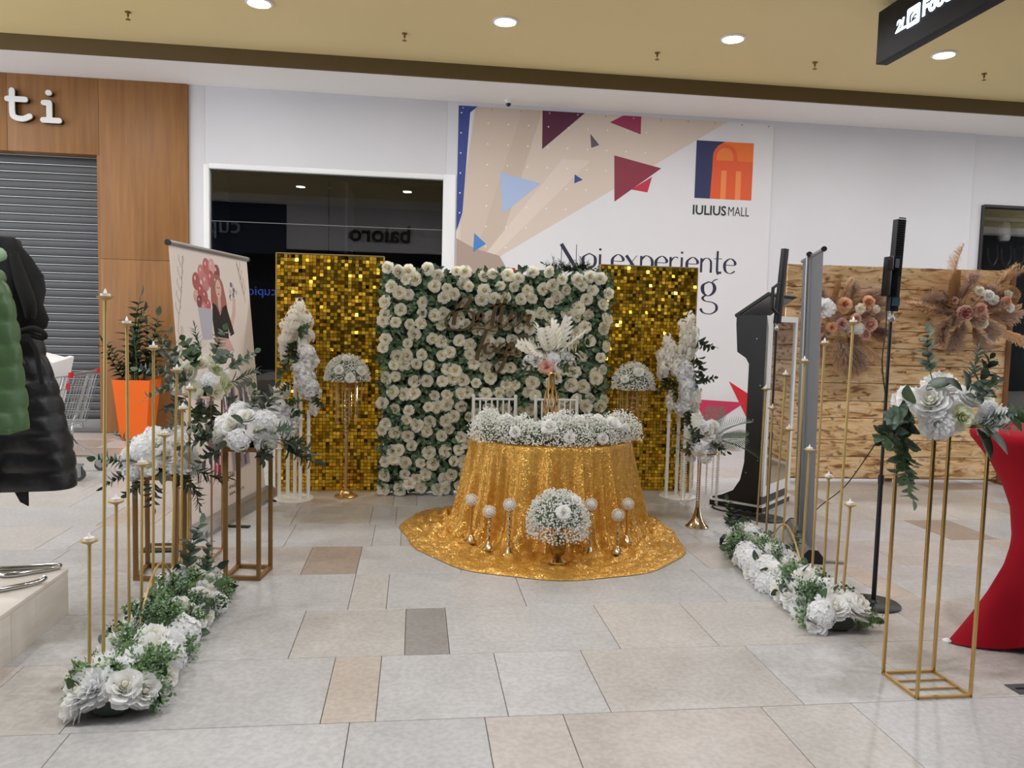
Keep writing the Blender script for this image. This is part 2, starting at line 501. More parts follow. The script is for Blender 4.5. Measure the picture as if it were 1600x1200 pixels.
# --- floor: dark grout bed with stone tiles laid in courses of 0.6 m
floor = struct(MB().box(-9, 20, -3.2, 14, -0.12, -0.012).obj('floor', MT['grout']))
ST = [stone_mat('grey_limestone', (200, 199, 199), (188, 187, 187)), stone_mat('warm_limestone', (202, 198, 194), (189, 185, 180)),
      stone_mat('pinkish_limestone', (200, 193, 188), (186, 178, 172)), stone_mat('brown_limestone', (180, 164, 152), (162, 146, 134)),
      stone_mat('dark_grey_stone', (164, 159, 156), (152, 147, 143)), stone_mat('beige_limestone', (202, 191, 181), (188, 176, 165))]
KNOWN = {0: [(-1.25, 0), (-0.229, 0), (0.298, 2), (0.614, 2), (1.45, 1), (1.85, 0)],
         1: [(-1.29, 0), (-0.342, 5), (-0.131, 0), (0.394, 0), (0.815, 1), (1.647, 0), (2.25, 1)],
         2: [(-1.35, 0), (-0.558, 1), (-0.026, 4), (0.186, 0), (1.018, 1), (1.52, 1)],
         3: [(-1.02, 0), (-0.34, 1), (-0.134, 0), (0.64, 0), (1.81, 0)],
         4: [(-1.45, 2), (-0.677, 3), (-0.341, 0), (0.31, 0), (1.14, 0)]}
tile_cache = {}
def tile(x0, x1, y0, y1, mi):
    g = 0.0014
    k = (round(x1 - x0, 3), round(y1 - y0, 3), mi)
    if k not in tile_cache:
        mb = MB(); wx, wy = (x1 - x0) / 2 - g, (y1 - y0) / 2 - g; c = 0.002
        mb.add([(-wx, -wy, -.012), (wx, -wy, -.012), (wx, wy, -.012), (-wx, wy, -.012),
                (-wx, -wy, -c), (wx, -wy, -c), (wx, wy, -c), (-wx, wy, -c),
                (-wx + c, -wy + c, 0), (wx - c, -wy + c, 0), (wx - c, wy - c, 0), (-wx + c, wy - c, 0)],
               [(0, 1, 5, 4), (1, 2, 6, 5), (2, 3, 7, 6), (3, 0, 4, 7), (4, 5, 9, 8), (5, 6, 10, 9), (6, 7, 11, 10), (7, 4, 8, 11), (8, 9, 10, 11)])
        tile_cache[k] = mb.mesh('floor_tile', ST[mi], smooth=0)
    o = bpy.data.objects.new('floor_tile', tile_cache[k]); COL.objects.link(o)
    o.location = ((x0 + x1) / 2, (y0 + y1) / 2, 0); o.parent = floor
WID = [0.2, 0.4, 0.6, 0.8, 0.8, 1.0, 1.0, 1.2]
for r in range(-3, 14):
    y0 = 2.33 + 0.6 * r; y1 = y0 + 0.6
    if y0 > YW - 0.05: break
    y1 = min(y1, YW - 0.01)
    half = 2.2 + 0.62 * max(y1, 0) + (0.6 if r < 0 else 0)
    xa, xb = -.53 * max(y1, 2.4) - .7, .86 * max(y1, 2.4) + .5
    xs = []
    kn = KNOWN.get(r, [(rng.uniform(-0.4, 0.4), 0)])
    def pick():
        q = rng.random()
        return 0 if q < .45 else 1 if q < .75 else 2 if q < .94 else 5 if q < .98 else 3
    x = kn[0][0]; left = []
    while x > xa:
        wd = rng.choice(WID); left.append((x - wd, x, pick())); x -= wd
    tl = left[::-1]
    for i in range(len(kn)):
        x0 = kn[i][0]
        x1 = kn[i + 1][0] if i + 1 < len(kn) else x0 + rng.choice(WID)
        tl.append((x0, x1, kn[i][1]))
    x = tl[-1][1]
    while x < xb:
        wd = rng.choice(WID); tl.append((x, x + wd, pick())); x += wd
    for (x0, x1, mi) in tl:
        if r == 0 and x1 < -0.6 and x0 > -2.4 and x1 > -1.2: mi = 3
        tile(round(x0, 3), round(x1, 3), y0, y1, mi)

# --- ceiling, bulkhead face and white soffit
struct(MB().box(-9, 20, 1.0, YS, ZC, ZC + 0.1).obj('ceiling', MT['tan']))
struct(MB().box(-9, 20, YS, YS + 0.04, ZS, ZC + 0.1).obj('trim_1', MT['tanshade'], bev=0.012))
struct(MB().box(-9, 20, YS + 0.04, YW + 0.3, ZS, ZC + 0.1).obj('trim_2', MT['soffit']))
struct(MB().box(-9, 20, 0.62, 1.0, ZS, ZC + 0.1).obj('trim_3', MT['soffit']))

# --- back wall, built around the two shop windows and the shutter opening
def wall_piece(x0, x1, z0, z1, d=0.25): return (x0, x1, YW, YW + d, z0, z1)
wb = MB()
WX0, WX1, WZ1 = -2.79, 0.39, 3.57
for a in (wall_piece(-3.0, WX0, 0, ZS), wall_piece(WX0, WX1, WZ1, ZS), wall_piece(WX1, 8.27, 0, ZS)): wb.box(*a)
struct(wb.obj('wall_back', MT['wall'], bev=0.004))
pb = MB()
RX0, RX1, RZ1 = 8.47, 11.0, 3.56
pb.box(8.27, RX0, YW + 0.03, YW + 0.28, 0, ZS); pb.box(RX0, RX1, YW + 0.03, YW + 0.28, RZ1, ZS); pb.box(RX1, 20, YW + 0.03, YW + 0.28, 0, ZS)
struct(pb.obj('wall_right', MT['wall']))
# window 1: white frame, dark shop behind, joint line and panes
w1 = struct(MB().box(WX0 - 0.02, WX0 + 0.05, YW - 0.02, YW + 0.12, 0, WZ1 + 0.02).box(WX1 - 0.04, WX1 + 0.13, YW - 0.025, YW + 0.12, 0, WZ1 + 0.04)
            .box(WX0 + 0.05, WX1 - 0.04, YW - 0.02, YW + 0.12, WZ1 - 0.03, WZ1 + 0.035).obj('window_1', MT['white'], bev=0.004))
for i in range(2):
    xa = WX0 + 0.05 + i * 1.55
    MB().box(xa + 0.002, xa + 1.546, YW + 0.05, YW + 0.06, 0.0, WZ1 - 0.03).obj('pane', MT['glass'], w1, smooth=0)
MB().tube([(WX0 + .05, YW + .045, 2.86), (WX1 - .04, YW + .045, 2.86)], 0.004, 5).obj('glass_joint', MT['greymetal'], w1)
rm = MB()
rm.box(WX0 - .3, WX1 + .3, YW + 2.6, YW + 2.7, 0, 3.9).box(WX0 - .35, WX0 - .3, YW + .25, YW + 2.7, 0, 3.9).box(WX1 + .3, WX1 + .35, YW + .25, YW + 2.7, 0, 3.9)
rm.box(WX0 - .35, WX1 + .35, YW + .25, YW + 2.7, 3.9, 4.0)
struct(rm.obj('wall_shop', MT['darker']))
MB().box(-1.0, -0.96, YW + .3, YW + 1.3, 0, 3.5).obj('partition', MT['dark'], w1)
# window 2 at the far right with track spots and dark script behind the glass
w2 = struct(MB().box(RX0 - .01, RX0 + .03, YW + .0, YW + .12, 0, RZ1).box(RX0 + .03, RX1, YW + .0, YW + .12, RZ1 - .03, RZ1 + .01).obj('window_2', MT['black']))
MB().box(RX0 + .03, RX1, YW + .05, YW + .06, 0, RZ1 - .03).obj('pane', MT['glass'], w2, smooth=0)
struct(MB().box(RX0 - .3, RX1 + .3, YW + 2.6, YW + 2.7, 0, 3.9).box(RX0 - .35, RX0 - .3, YW + .28, YW + 2.7, 0, 3.9).box(RX0 - .35, RX1 + .35, YW + .28, YW + 2.7, 3.9, 4.0).box(RX1 + .25, RX1 + .3, YW + .28, YW + 2.7, 0, 3.9).obj('wall_shop_right', MT['dark']))
tk = thing('track_light', 'white track rail with two drum spotlights inside the far dark shop window', 'track light', (9.2, YW + .7, 3.25))
MB().box(-.7, 1.2, -.03, .03, 0.2, .25).obj('rail', MT['white'], tk)
MB().tube([(-.6, 0, .25), (-.6, 0, .65)], .01, 5).tube([(.9, 0, .25), (.9, 0, .65)], .01, 5).obj('suspension_rod', MT['white'], tk)
for sx in (-.42, .22):
    h = MB().lathe([(.06, .17), (.085, .12), (.09, -.08), (.07, -.12), (.02, -.1)], 14, (sx, 0, 0)).obj('spot_head', MT['white'], tk)
    MB().tube([(sx, 0, .15), (sx, 0, .22)], .012, 6).obj('spot_stem', MT['white'], h)
sl = MB()
for k, x0 in enumerate((8.75, 8.98, 9.2)):
    sl.tube(spline([(x0, 0, 2.95), (x0 + .02, 0, 2.78), (x0 + .1, 0, 2.68), (x0 + .17, 0, 2.8), (x0 + .15, 0, 3.0)], 5), .016, 6)
tag(sl.obj('wall_lettering', MT['black'], loc=(0, YW + .2, 0)), 'black script letters fixed inside the far dark shop window', 'lettering')

# --- shutter shop front in oak panels
oak = struct(MB().box(-9, -6.5, YW - .02, YW + .25, 0, ZS).obj('wall_left', MT['oak']))
def oak_panel(x0, x1, z0, z1): MB().box(x0 + .002, x1 - .002, YW - .045, YW + .2, z0 + .002, z1 - .002).obj('panel', MT['oak'], oak, bev=.002)
DX0, DX1, DZ = -6.5, -4.10, 3.63
for (x0, x1, z0, z1) in ((DX1, -3.0, 0.0, 2.3), (DX1, -3.0, 2.3, ZS - .0), (-5.2, DX1, DZ, ZS), (-6.5, -5.2, DZ, ZS)): oak_panel(x0, x1, z0, z1)
shut = struct(MB().box(DX0, DX1, YW + .17, YW + .2, 0, DZ + .05).obj('door_1', MT['black']))
sm = MB()
prof = [(0.0, 0.0), (-.012, .012), (-.02, .045), (-.016, .08), (-.004, .098), (0.0, .1)]
vs = [(x, p[0], p[1]) for x in (0, DX1 - DX0) for p in prof]
n = len(prof)
sm.add(vs, [(i, i + n, i + n + 1, i + 1) for i in range(n - 1)])
slat_me = sm.mesh('slat', MT['shutter'], 60)
hl = MB().box(0, DX1 - DX0, -.026, 0, .098, .108).mesh('slat_lip', MT['greymetal'])
nsl = 32
for i in range(nsl):
    z = 0.17 + i * 0.108
    inst(slat_me, 'slat', shut, Matrix.Translation((DX0, YW + .165, z)))
    inst(hl, 'slat_lip', shut, Matrix.Translation((DX0, YW + .168, z)))
bb = MB().box(DX0, DX1, YW + .12, YW + .17, 0.0, .165).obj('bottom_rail', MT['greymetal'], shut, bev=.006)
MB().box(-4.62, -4.42, YW + .108, YW + .12, .05, .12).box(-4.6, -4.44, YW + .1, YW + .108, .07, .10).obj('handle', MT['greymetal'], bb)
struct(MB().box(DX1 - .03, DX1 + .0, YW - .04, YW + .16, 0, DZ).obj('trim_4', MT['oak']))
# slab letters on the oak fascia
def letter_strokes(name, strokes, r, loc, depth):
    """rounded slab strokes, face white over a dark return"""
    t = MB(); k = MB()
    for si, st in enumerate(strokes):
        pts = spline([(x, 0, z) for x, z in st], 5) if len(st) > 2 else [Vector((st[0][0], 0, st[0][1])), Vector((st[1][0], 0, st[1][1]))]
        L = []; Rr = []
        for i, p in enumerate(pts):
            d = (pts[min(i + 1, len(pts) - 1)] - pts[max(i - 1, 0)]).normalized()
            nrm = Vector((-d.z, 0, d.x))
            L.append(p + nrm * r); Rr.append(p - nrm * r)
        d0 = (pts[1] - pts[0]).normalized(); d1 = (pts[-1] - pts[-2]).normalized()
        def cap(p, d):
            a0 = math.atan2(d.z, d.x)
            return [p + Vector((math.cos(a0 - PI / 2 + PI * q / 6), 0, math.sin(a0 - PI / 2 + PI * q / 6))) * r for q in range(1, 6)]
        poly = [(p.x, p.z) for p in Rr + cap(pts[-1], d1) + L[::-1] + cap(pts[0], -d0)]
        t.prism(poly, 0, .02 + .0012 * si, lambda a, b, d: (a, -depth - d, b))
        k.prism(poly, 0, depth - .0012 * si, lambda a, b, d: (a, -d, b))
    return t, k
sg = thing('fascia_letters', 'white slab letters ti with black returns on the oak shop fascia', 'sign', (-.115, YW - .045, .035))
for ch, strokes in (('letter_t', [[(-4.985, 4.33), (-4.985, 4.06), (-4.95, 4.0), (-4.86, 3.985), (-4.78, 4.02)], [(-5.04, 4.225), (-4.83, 4.225)]]),
                    ('letter_i', [[(-4.62, 4.2), (-4.54, 4.2), (-4.54, 3.985)], [(-4.66, 3.985), (-4.41, 3.985)], [(-4.56, 4.315), (-4.548, 4.315)]])):
    if ch == 'letter_i': strokes = [[(-4.61, 4.2), (-4.545, 4.2)], [(-4.545, 4.2), (-4.545, 3.985)], [(-4.62, 3.985), (-4.43, 3.985)], [(-4.555, 4.325), (-4.545, 4.325)]]
    t, k = letter_strokes(ch, strokes, .034, (0, 0, 0), .06)
    lo = t.obj(ch, MT['whiteletter'], sg, smooth=0, fixn=True)
    k.obj('letter_return', MT['black'], lo, smooth=0, fixn=True)

# --- the facade across the mall (seen only mirrored in the glass): the camera stands in its wide opening
fr = MB()
fr.box(-9, -3.4, 0.4, 0.62, 3.3, ZC + .1)
struct(fr.obj('wall_front_left', MT['navy']))
struct(MB().box(-3.4, 5.5, 0.4, 0.62, 3.45, ZC + .1).obj('wall_front', MT['wall']))
struct(MB().box(5.5, 20, 0.4, 0.62, 0, ZC + .1).box(-9, 20, -3.2, -3.1, 0, 3.45).box(-9, 20, -3.2, .4, 3.45, 3.55).obj('wall_front_shop', MT['dark']))
tm = Matrix.Translation((-0.15, 0.62 + .03, 3.72)) @ Matrix.Rotation(PI, 4, 'Z') @ WALLM
tag(text_mesh('baioro', .62, .05, tm, 'shop_sign', MT['black'], offset=.012), 'black shop sign letters mirrored in the dark window glass', 'sign')
tm = Matrix.Translation((-4.55, 0.62 + .03, 3.8)) @ Matrix.Rotation(PI, 4, 'Z') @ WALLM
tag(text_mesh('cup', .62, .05, tm, 'cafe_sign', flat('grey_letter', (150, 160, 178))), 'grey cafe sign mirrored at the left edge of the window glass', 'sign')
tm = Matrix.Translation((-3.85, -0.5, 2.25)) @ Matrix.Rotation(PI, 4, 'Z') @ WALLM
tag(text_mesh('cupio', .36, .03, tm, 'neon_sign', MT['signblue']), 'small glowing blue cafe sign mirrored low in the window glass', 'sign')

# --- downlights, sprinklers, dome camera
dl = MB().lathe([(.135, 0), (.14, -.012), (.115, -.02), (.105, -.008), (.105, 0)], 28).mesh('downlight_ring', MT['white'])
dn = MB().lathe([(.104, -.004), (.104, -.012), (.001, -.016)], 28).mesh('downlight_lens', MT['lens'])
DLAB = {(-1.63, 8.36): 'round recessed ceiling downlight nearest the oak shop front', (0.895, 8.36): 'round recessed ceiling downlight above the beige triangle banner',
        (3.42, 8.36): 'round recessed ceiling downlight above the orange logo', (5.945, 8.36): 'round recessed ceiling downlight beside the black hanging sign'}
for (x, y) in LIGHTS:
    if not ((y > 5 and -2 < x < 7) or (y < 5 and -6 < x < 3)): continue
    lab = DLAB.get((round(x, 3), y)) or 'recessed ceiling downlight mirrored in the dark window glass, ' + {-5: 'far left', -3: 'left middle', 0: 'right middle', 2: 'far right'}.get(round(x), 'farther off')
    t = thing('downlight', lab, 'downlight', (x, y, ZC), 0, 'ceiling downlights' if lab.startswith('round') else 'downlights mirrored in the window')
    inst(dl, 'trim_ring', t, Matrix.Identity(4)); inst(dn, 'lens', t, Matrix.Identity(4))
sp_b = MB().lathe([(.03, 0), (.032, -.008), (.012, -.012), (.012, -.045), (.006, -.05)], 12).mesh('body', MT['bronze'])
sp_d = MB().lathe([(.004, -.045), (.004, -.075), (.026, -.078), (.026, -.082), (.004, -.084)], 12).mesh('deflector', MT['bronze'])
for (x, y, lab) in ((-3.08, 8.88, 'small brass ceiling sprinkler above the oak fascia'), (-.17, 8.92, 'small brass ceiling sprinkler between the two left downlights'),
                    (2.75, 8.95, 'small brass ceiling sprinkler above the dark red triangles'), (4.67, 8.89, 'small brass ceiling sprinkler left of the hanging sign end'),
                    (6.85, 8.86, 'small brass ceiling sprinkler at the far right below a downlight')):
    t = thing('sprinkler', lab, 'sprinkler', (x, y, ZC), 0, 'ceiling sprinklers')
    inst(sp_b, 'body', t, Matrix.Identity(4)); inst(sp_d, 'deflector', t, Matrix.Identity(4))
t = thing('dome_camera', 'small white dome security camera under the white soffit', 'camera', (1.2, 10.55, ZS))
MB().lathe([(.05, 0), (.052, -.04), (.035, -.05)], 16).obj('housing', MT['white'], t)
MB().lathe([(.036, -.05), (.03, -.075), (.012, -.088), (.001, -.09)], 14).obj('dome', MT['blackgloss'], t)

# --- hanging wayfinding sign, upper right
hs = thing('hanging_sign', 'black hanging wayfinding sign box with lit white lettering under the ceiling', 'sign', (4.47, 7.3, 4.22))
MB().box(0, .12, -3.6, 0, 0, .5).obj('housing', mat('satin_black', (22, 22, 26), .62, spec=.25), hs, bev=.004)
for yy in (-.5, -3.0): MB().tube([(.06, yy, .5), (.06, yy, .56)], .012, 8).obj('hanger', MT['black'], hs)
SM = Matrix.Rotation(-PI / 2, 4, 'Z') @ WALLM     # faces -X, text runs towards -Y
def sface(y, z): return Matrix.Translation((-.004, y, z)) @ SM
text_mesh('2L', .15, .006, sface(-.30, .19), 'floor_letters', MT['signlit'], hs, offset=.004, shear=.2)
ic = MB()
def fs_(a, b, d): return (-.004 - d, -.47 - a * .92, .165 + b * .76)
def rrect(x0, x1, z0, z1, r=.02):
    out = []
    for cx, cz, a0 in ((x1 - r, z0 + r, -PI / 2), (x1 - r, z1 - r, 0), (x0 + r, z1 - r, PI / 2), (x0 + r, z0 + r, PI)):
        for q in range(5): out.append((cx + r * math.cos(a0 + q * PI / 8), cz + r * math.sin(a0 + q * PI / 8)))
    return out
icn = ic.prism(rrect(0, .2, 0, .23), 0, .004, fs_).obj('pictogram_plate', MT['signlit'], hs, smooth=0)
MB().prism([(.05, .05), (.05, .14), (.1, .17), (.1, .15), (.07, .13), (.07, .05)], .004, .007, fs_).prism([(.08, .05), (.09, .09), (.13, .12), (.16, .12), (.16, .105), (.13, .1), (.11, .08), (.15, .08), (.15, .06), (.11, .06), (.1, .05)], .004, .007, fs_).obj('pictogram', MT['blackgloss'], icn, smooth=0)
text_mesh('Food Court', .185, .006, sface(-.685, .20), 'word_letters', MT['signlit'], hs, offset=.008)
# ================================================================== FLOWER LIBRARY (all facing +Z, radius about 1)
def petal_bloom(seed, layers, bud=None, ruffle=0.0, nu=3, nv=4, lip=.1):
    """layers: (count, top radius, base z, top z, half span in radians, lip curl)"""
    R = random.Random(seed)
    mb = MB()
    for (n, rad, zb, zt, span, curl) in layers:
        a0 = R.uniform(0, 6.28)
        for k in range(n):
            a = a0 + 2 * PI * k / n + R.uniform(-.15, .15)
            rr = rad * R.uniform(.92, 1.08); z1 = zt * 1.0 + R.uniform(-.04, .04)
            vs = []
            ph = R.uniform(0, 6.28)
            for j in range(nv + 1):
                t = j / nv
                r = .05 + (rr - .05) * (t ** .75)
                z = zb + (z1 - zb) * (t ** 1.3)
                if j == nv: r += curl; z -= curl * .6
                wd = span * (.55 + .45 * math.sin(PI * min(1, .25 + .75 * t)))
                if j == nv: wd *= .8
                for i in range(nu + 1):
                    s = -1 + 2 * i / nu
                    q = a + s * wd
                    r2 = r * (1 - .06 * abs(s)) + ruffle * t * math.sin(4 * s + ph) * .5
                    z2 = z - .07 * s * s * t + ruffle * t * math.sin(5 * s + ph)
                    vs.append((r2 * math.cos(q), r2 * math.sin(q), z2))
            fs = [(j * (nu + 1) + i, j * (nu + 1) + i + 1, (j + 1) * (nu + 1) + i + 1, (j + 1) * (nu + 1) + i) for j in range(nv) for i in range(nu)]
            mb.add(vs, fs)
    return mb
ROSE_L = [(2, .13, -.3, .56, 1.5, .0), (3, .27, -.3, .58, 1.25, .02), (3, .42, -.32, .54, 1.3, .04), (4, .58, -.34, .46, 1.08, .06), (5, .76, -.36, .32, .95, .08), (6, .9, -.38, .1, .85, .09), (6, .95, -.4, -.14, .85, .08)]
ROSE_S = [(2, .14, -.3, .58, 1.5, .0), (3, .34, -.3, .58, 1.3, .03), (4, .58, -.34, .46, 1.1, .06), (5, .8, -.36, .26, .98, .09), (6, .95, -.4, -.04, .88, .1)]
PEONY_L = [(3, .2, -.3, .62, 1.2, .02), (4, .36, -.3, .64, 1.1, .03), (5, .55, -.32, .6, 1.0, .04), (6, .74, -.35, .46, .9, .05), (7, .92, -.38, .22, .8, .06), (7, 1.0, -.44, -.08, .8, .06), (6, .9, -.5, -.3, .85, .06)]
DAHLIA_L = [(6, .2, -.2, .6, .7, .02), (8, .4, -.22, .6, .55, .04), (10, .6, -.25, .5, .45, .05), (12, .8, -.3, .34, .4, .06), (13, .96, -.35, .08, .36, .08), (12, 1.0, -.4, -.2, .4, .08), (10, .9, -.5, -.36, .45, .06)]
def bloom_mesh(name, m, seed, L, ruffle=0.0, nu=3, nv=4):
    b = petal_bloom(seed, L, ruffle=ruffle, nu=nu, nv=nv)
    b.ball((0, 0, .36), .15, 7, 5, 1.3)
    return b.mesh(name, m, 80)
ROSES = [bloom_mesh('rose', MT['petal'], 10 + i, ROSE_L) for i in range(3)]
CREAMROSES = [bloom_mesh('rose', MT['cream'], 20 + i, ROSE_S if i % 2 else ROSE_L, nu=2, nv=3) for i in range(5)]
GREENROSE = bloom_mesh('rose', MT['creamgreen'], 31, ROSE_L)
PEONIES = [bloom_mesh('peony', MT['petal'], 40 + i, PEONY_L, ruffle=.07) for i in range(3)]
DAHLIAS = [bloom_mesh('dahlia', MT['petalcool'], 50 + i, DAHLIA_L, ruffle=.05, nu=2, nv=3) for i in range(2)]
BLUSH = [bloom_mesh('rose', MT['blush'], 60, ROSE_L), bloom_mesh('rose', MT['peach'], 61, ROSE_L), bloom_mesh('rose', MT['wine'], 62, ROSE_S), bloom_mesh('peony', MT['blush'], 63, PEONY_L, .06)]
def floret(mb, p, d, s, R, n=4, spread=.9):
    M = aim(p, d, s, R.uniform(0, 6.28))
    for k in range(n):
        q = 2 * PI * k / n; w = PI / n * spread
        c, e = math.cos, math.sin
        mb.add([(0, 0, 0), (.62 * c(q - w), .62 * e(q - w), .16), (1.0 * c(q), 1.0 * e(q), .1 + R.uniform(-.1, .2)), (.62 * c(q + w), .62 * e(q + w), .16)], [(0, 1, 2, 3)], M)
def fib(n):
    for i in range(n):
        z = 1 - 2 * (i + .5) / n; r = math.sqrt(max(0, 1 - z * z)); a = i * 2.399963
        yield (r * math.cos(a), r * math.sin(a), z)
def hydrangea(seed, m, n=110):
    R = random.Random(seed); mb = MB()
    mb.ball((0, 0, 0), .72, 10, 6)
    for d in fib(n):
        if d[2] < -.55: continue
        k = R.uniform(.82, 1.0)
        floret(mb, (d[0] * k, d[1] * k, d[2] * k), Vector(d) + Vector((R.uniform(-.3, .3), R.uniform(-.3, .3), R.uniform(-.3, .3))), .25, R)
    return mb.mesh('hydrangea', m, 0)
HYD = [hydrangea(70 + i, MT['petalcool']) for i in range(2)]
def leaf_verts(l, wd, bend=.15, fold=.12, n=5, tip=1.0):
    vs = []
    for j in range(n + 1):
        t = j / n
        ww = wd * (math.sin(PI * min(1, (t * .93 + .04))) ** .8) * (1 if t < .5 else tip + (1 - tip) * (1 - t) * 2)
        x = l * t; z = -bend * l * t * t
        vs += [(x, -ww, z + fold * ww * 2), (x, 0, z), (x, ww, z + fold * ww * 2)]
    fs = []
    for j in range(n):
        for i in range(2): fs.append((j * 3 + i, j * 3 + i + 1, j * 3 + i + 4, j * 3 + i + 3))
    return vs, fs
def leafM(p, d, up=(0, 0, 1), s=1.0):
    x = Vector(d).normalized(); u = Vector(up)
    z = (u - x * u.dot(x))
    z = z.normalized() if z.length > 1e-3 else x.orthogonal().normalized()
    y = z.cross(x)
    M = Matrix((x, y, z)).transposed().to_4x4()
    return Matrix.Translation(Vector(p)) @ M @ Matrix.Scale(s, 4)
def leaf_mesh(name, m, l=1, wd=.28, bend=.2, fold=.15): 
    mb = MB(); mb.add(*leaf_verts(l, wd, bend, fold)); return mb.mesh(name, m, 80)
LEAF_D = leaf_mesh('leaf', MT['leafdark']); LEAF_G = leaf_mesh('leaf', MT['leaf'], wd=.34)
def sprig_mesh(name, m, n=9, l=1.0, ll=.28, wd=.42, droop=.25, seed=1, pair=True, ang=.9, tipleaf=True, stem_r=.012):
    """stem along +Z with leaves in pairs"""
    R = random.Random(seed); mb = MB()
    pts = [Vector((droop * l * (i / 8) ** 2, 0, l * (i / 8))) for i in range(9)]
    mb.tube(pts, [stem_r * (1 - .6 * i / 8) for i in range(9)], 5)
    mb.mi = 1
    for k in range(n):
        t = .18 + .8 * k / n
        p = pts[0].lerp(pts[8], t); p.x = droop * l * t * t
        for sgn in ((1, -1) if pair else ((1,) if k % 2 else (-1,))):
            az = k * 1.3 + (0 if sgn > 0 else PI) + R.uniform(-.4, .4)
            d = Vector((math.cos(az) * math.sin(ang), math.sin(az) * math.sin(ang), math.cos(ang)))
            sc = ll * (1.15 - .5 * t) * R.uniform(.85, 1.15)
            v, f = leaf_verts(1, wd, .25, .12, 4)
            mb.add(v, f, leafM(p, d, (0, 0, 1), sc))
    if tipleaf:
        v, f = leaf_verts(1, wd, .2, .12, 4); mb.add(v, f, leafM(pts[8], (.5, 0, 1), (1, 0, 0), ll * .7))
    return mb.mesh(name, [MT['stem'], m], 80)
EUC = [sprig_mesh('eucalyptus_sprig', MT['leafgrey'], 8, seed=i, wd=.4) for i in range(2)]
EUCD = [sprig_mesh('leaf_sprig', MT['leafdark'], 7, seed=5 + i, wd=.24, ll=.42) for i in range(2)]
EUCG = [sprig_mesh('leaf_sprig', MT['leaf'], 7, seed=8 + i, wd=.42, ll=.34) for i in range(2)]
FERN = sprig_mesh('fern_sprig', MT['leafgrey'], 16, seed=11, wd=.1, ll=.34, ang=.8, droop=.35)
FERND = sprig_mesh('fern_sprig', MT['leafdark'], 16, seed=12, wd=.12, ll=.32, ang=.8, droop=.35)
def berry_sprig(seed, m, n=170):
    """clump of tiny rounded leaves and buds"""
    R = random.Random(seed); mb = MB()
    mb.ball((0, 0, -.1), .5, 8, 5)
    for i in range(16):
        a = R.uniform(0, 6.28); e = R.uniform(.1, 1.5)
        d = Vector((math.cos(a) * math.sin(e), math.sin(a) * math.sin(e), math.cos(e)))
        mb.mi = 0
        mb.tube([d * .2, d * R.uniform(.8, 1.0)], .02, 4)
        for k in range(n // 16):
            p = d * R.uniform(.5, 1.05) + Vector((R.uniform(-.2, .2), R.uniform(-.2, .2), R.uniform(-.2, .2)))
            if k % 2:
                mb.mi = 2 if k % 4 == 1 else 0
                mb.octa(p, R.uniform(.045, .075))
            else:
                mb.mi = 0
                v, f = leaf_verts(.24, .09, .2, .1, 2)
                mb.add(v, f, leafM(p, d + Vector((R.uniform(-.8, .8), R.uniform(-.8, .8), R.uniform(-.5, .8)))))
    return mb.mesh('green_sprig', [m, MT['stem'], MT['frost']], 60)
BERRY = [berry_sprig(80, MT['moss']), berry_sprig(81, MT['leaf']), berry_sprig(82, MT['moss'])]
def palm_mesh(name, m, n=16, seed=3, droop=.5, ll=.42, wd=.05):
    R = random.Random(seed); mb = MB()
    pts = [Vector((droop * (i / 10) ** 2, 0, i / 10)) for i in range(11)]
    mb.tube(pts, [.012 * (1 - .7 * i / 10) for i in range(11)], 5)
    for k in range(n):
        t = .2 + .8 * k / n; p = Vector((droop * t * t, 0, t))
        L = ll * (math.sin(PI * (.15 + .8 * t))) + .05
        for s in (1, -1):
            v, f = leaf_verts(L, wd * .6, .3, .1, 3); mb.add(v, f, leafM(p, (.3 + .3 * t, s * .8, .75), (1, 0, 0)))
    return mb.mesh(name, m, 80)
PALM = palm_mesh('palm_frond', MT['leaf'], n=15, wd=.026); PALMG = palm_mesh('palm_frond', MT['leafgrey'], n=15, wd=.024, seed=5); PALMW = palm_mesh('white_feather_leaf', MT['petal'], n=6, seed=6, droop=.25, ll=.3, wd=.12)
def plume_mesh(name, m, seed, n=260, wid=.16, droop=.35):
    R = random.Random(seed); mb = MB()
    ax = lambda t: Vector((droop * t ** 2.2, 0, t))
    mb.tube([ax(i / 8) for i in range(9)], [.012 * (1 - .7 * i / 8) for i in range(9)], 4)
    for i in range(n):
        t = .3 + .68 * R.random() ** .9
        p = ax(t); a = R.uniform(0, 6.28); L = wid * R.uniform(.6, 1.3) * (math.sin(PI * min(1, (t - .22) / .8)) * .8 + .3)
        d = Vector((math.cos(a) * .55, math.sin(a) * .55, .85)).normalized()
        e = p + d * L; e2 = e + Vector((d.x * .3 + .1, d.y * .3, -.15)) * L * .6
        s = d.orthogonal().normalized() * .006
        mb.add([p - s, p + s, e + s, e - s, e2], [(0, 1, 2, 3), (3, 2, 4)])
    return mb.mesh(name, m, 0)
PLUME = [plume_mesh('pampas_plume', MT['pampas'], 91 + i, droop=.2 + .2 * i) for i in range(2)]
PLUMEB = [plume_mesh('brown_grass_plume', MT['pampasbrown'], 95 + i, n=420, wid=.3, droop=.3) for i in range(2)]
def fan_palm(seed):
    mb = MB(); n = 13
    vs = [(0, 0, 0)]
    for i in range(2 * n + 1):
        a = -.75 + 1.5 * i / (2 * n)
        L = 1.0 - .16 * abs(a) if i % 2 == 0 else .9
        vs.append((L * math.sin(a), .05 if i % 2 else -.03, L * math.cos(a)))
    mb.add(vs, [(0, i, i + 1) for i in range(1, 2 * n + 1)])
    mb.tube([(0, 0, -.3), (0, 0, .1)], .02, 5)
    return mb.mesh('dried_palm_fan', MT['drypalm'], 0)
FAN = fan_palm(1)
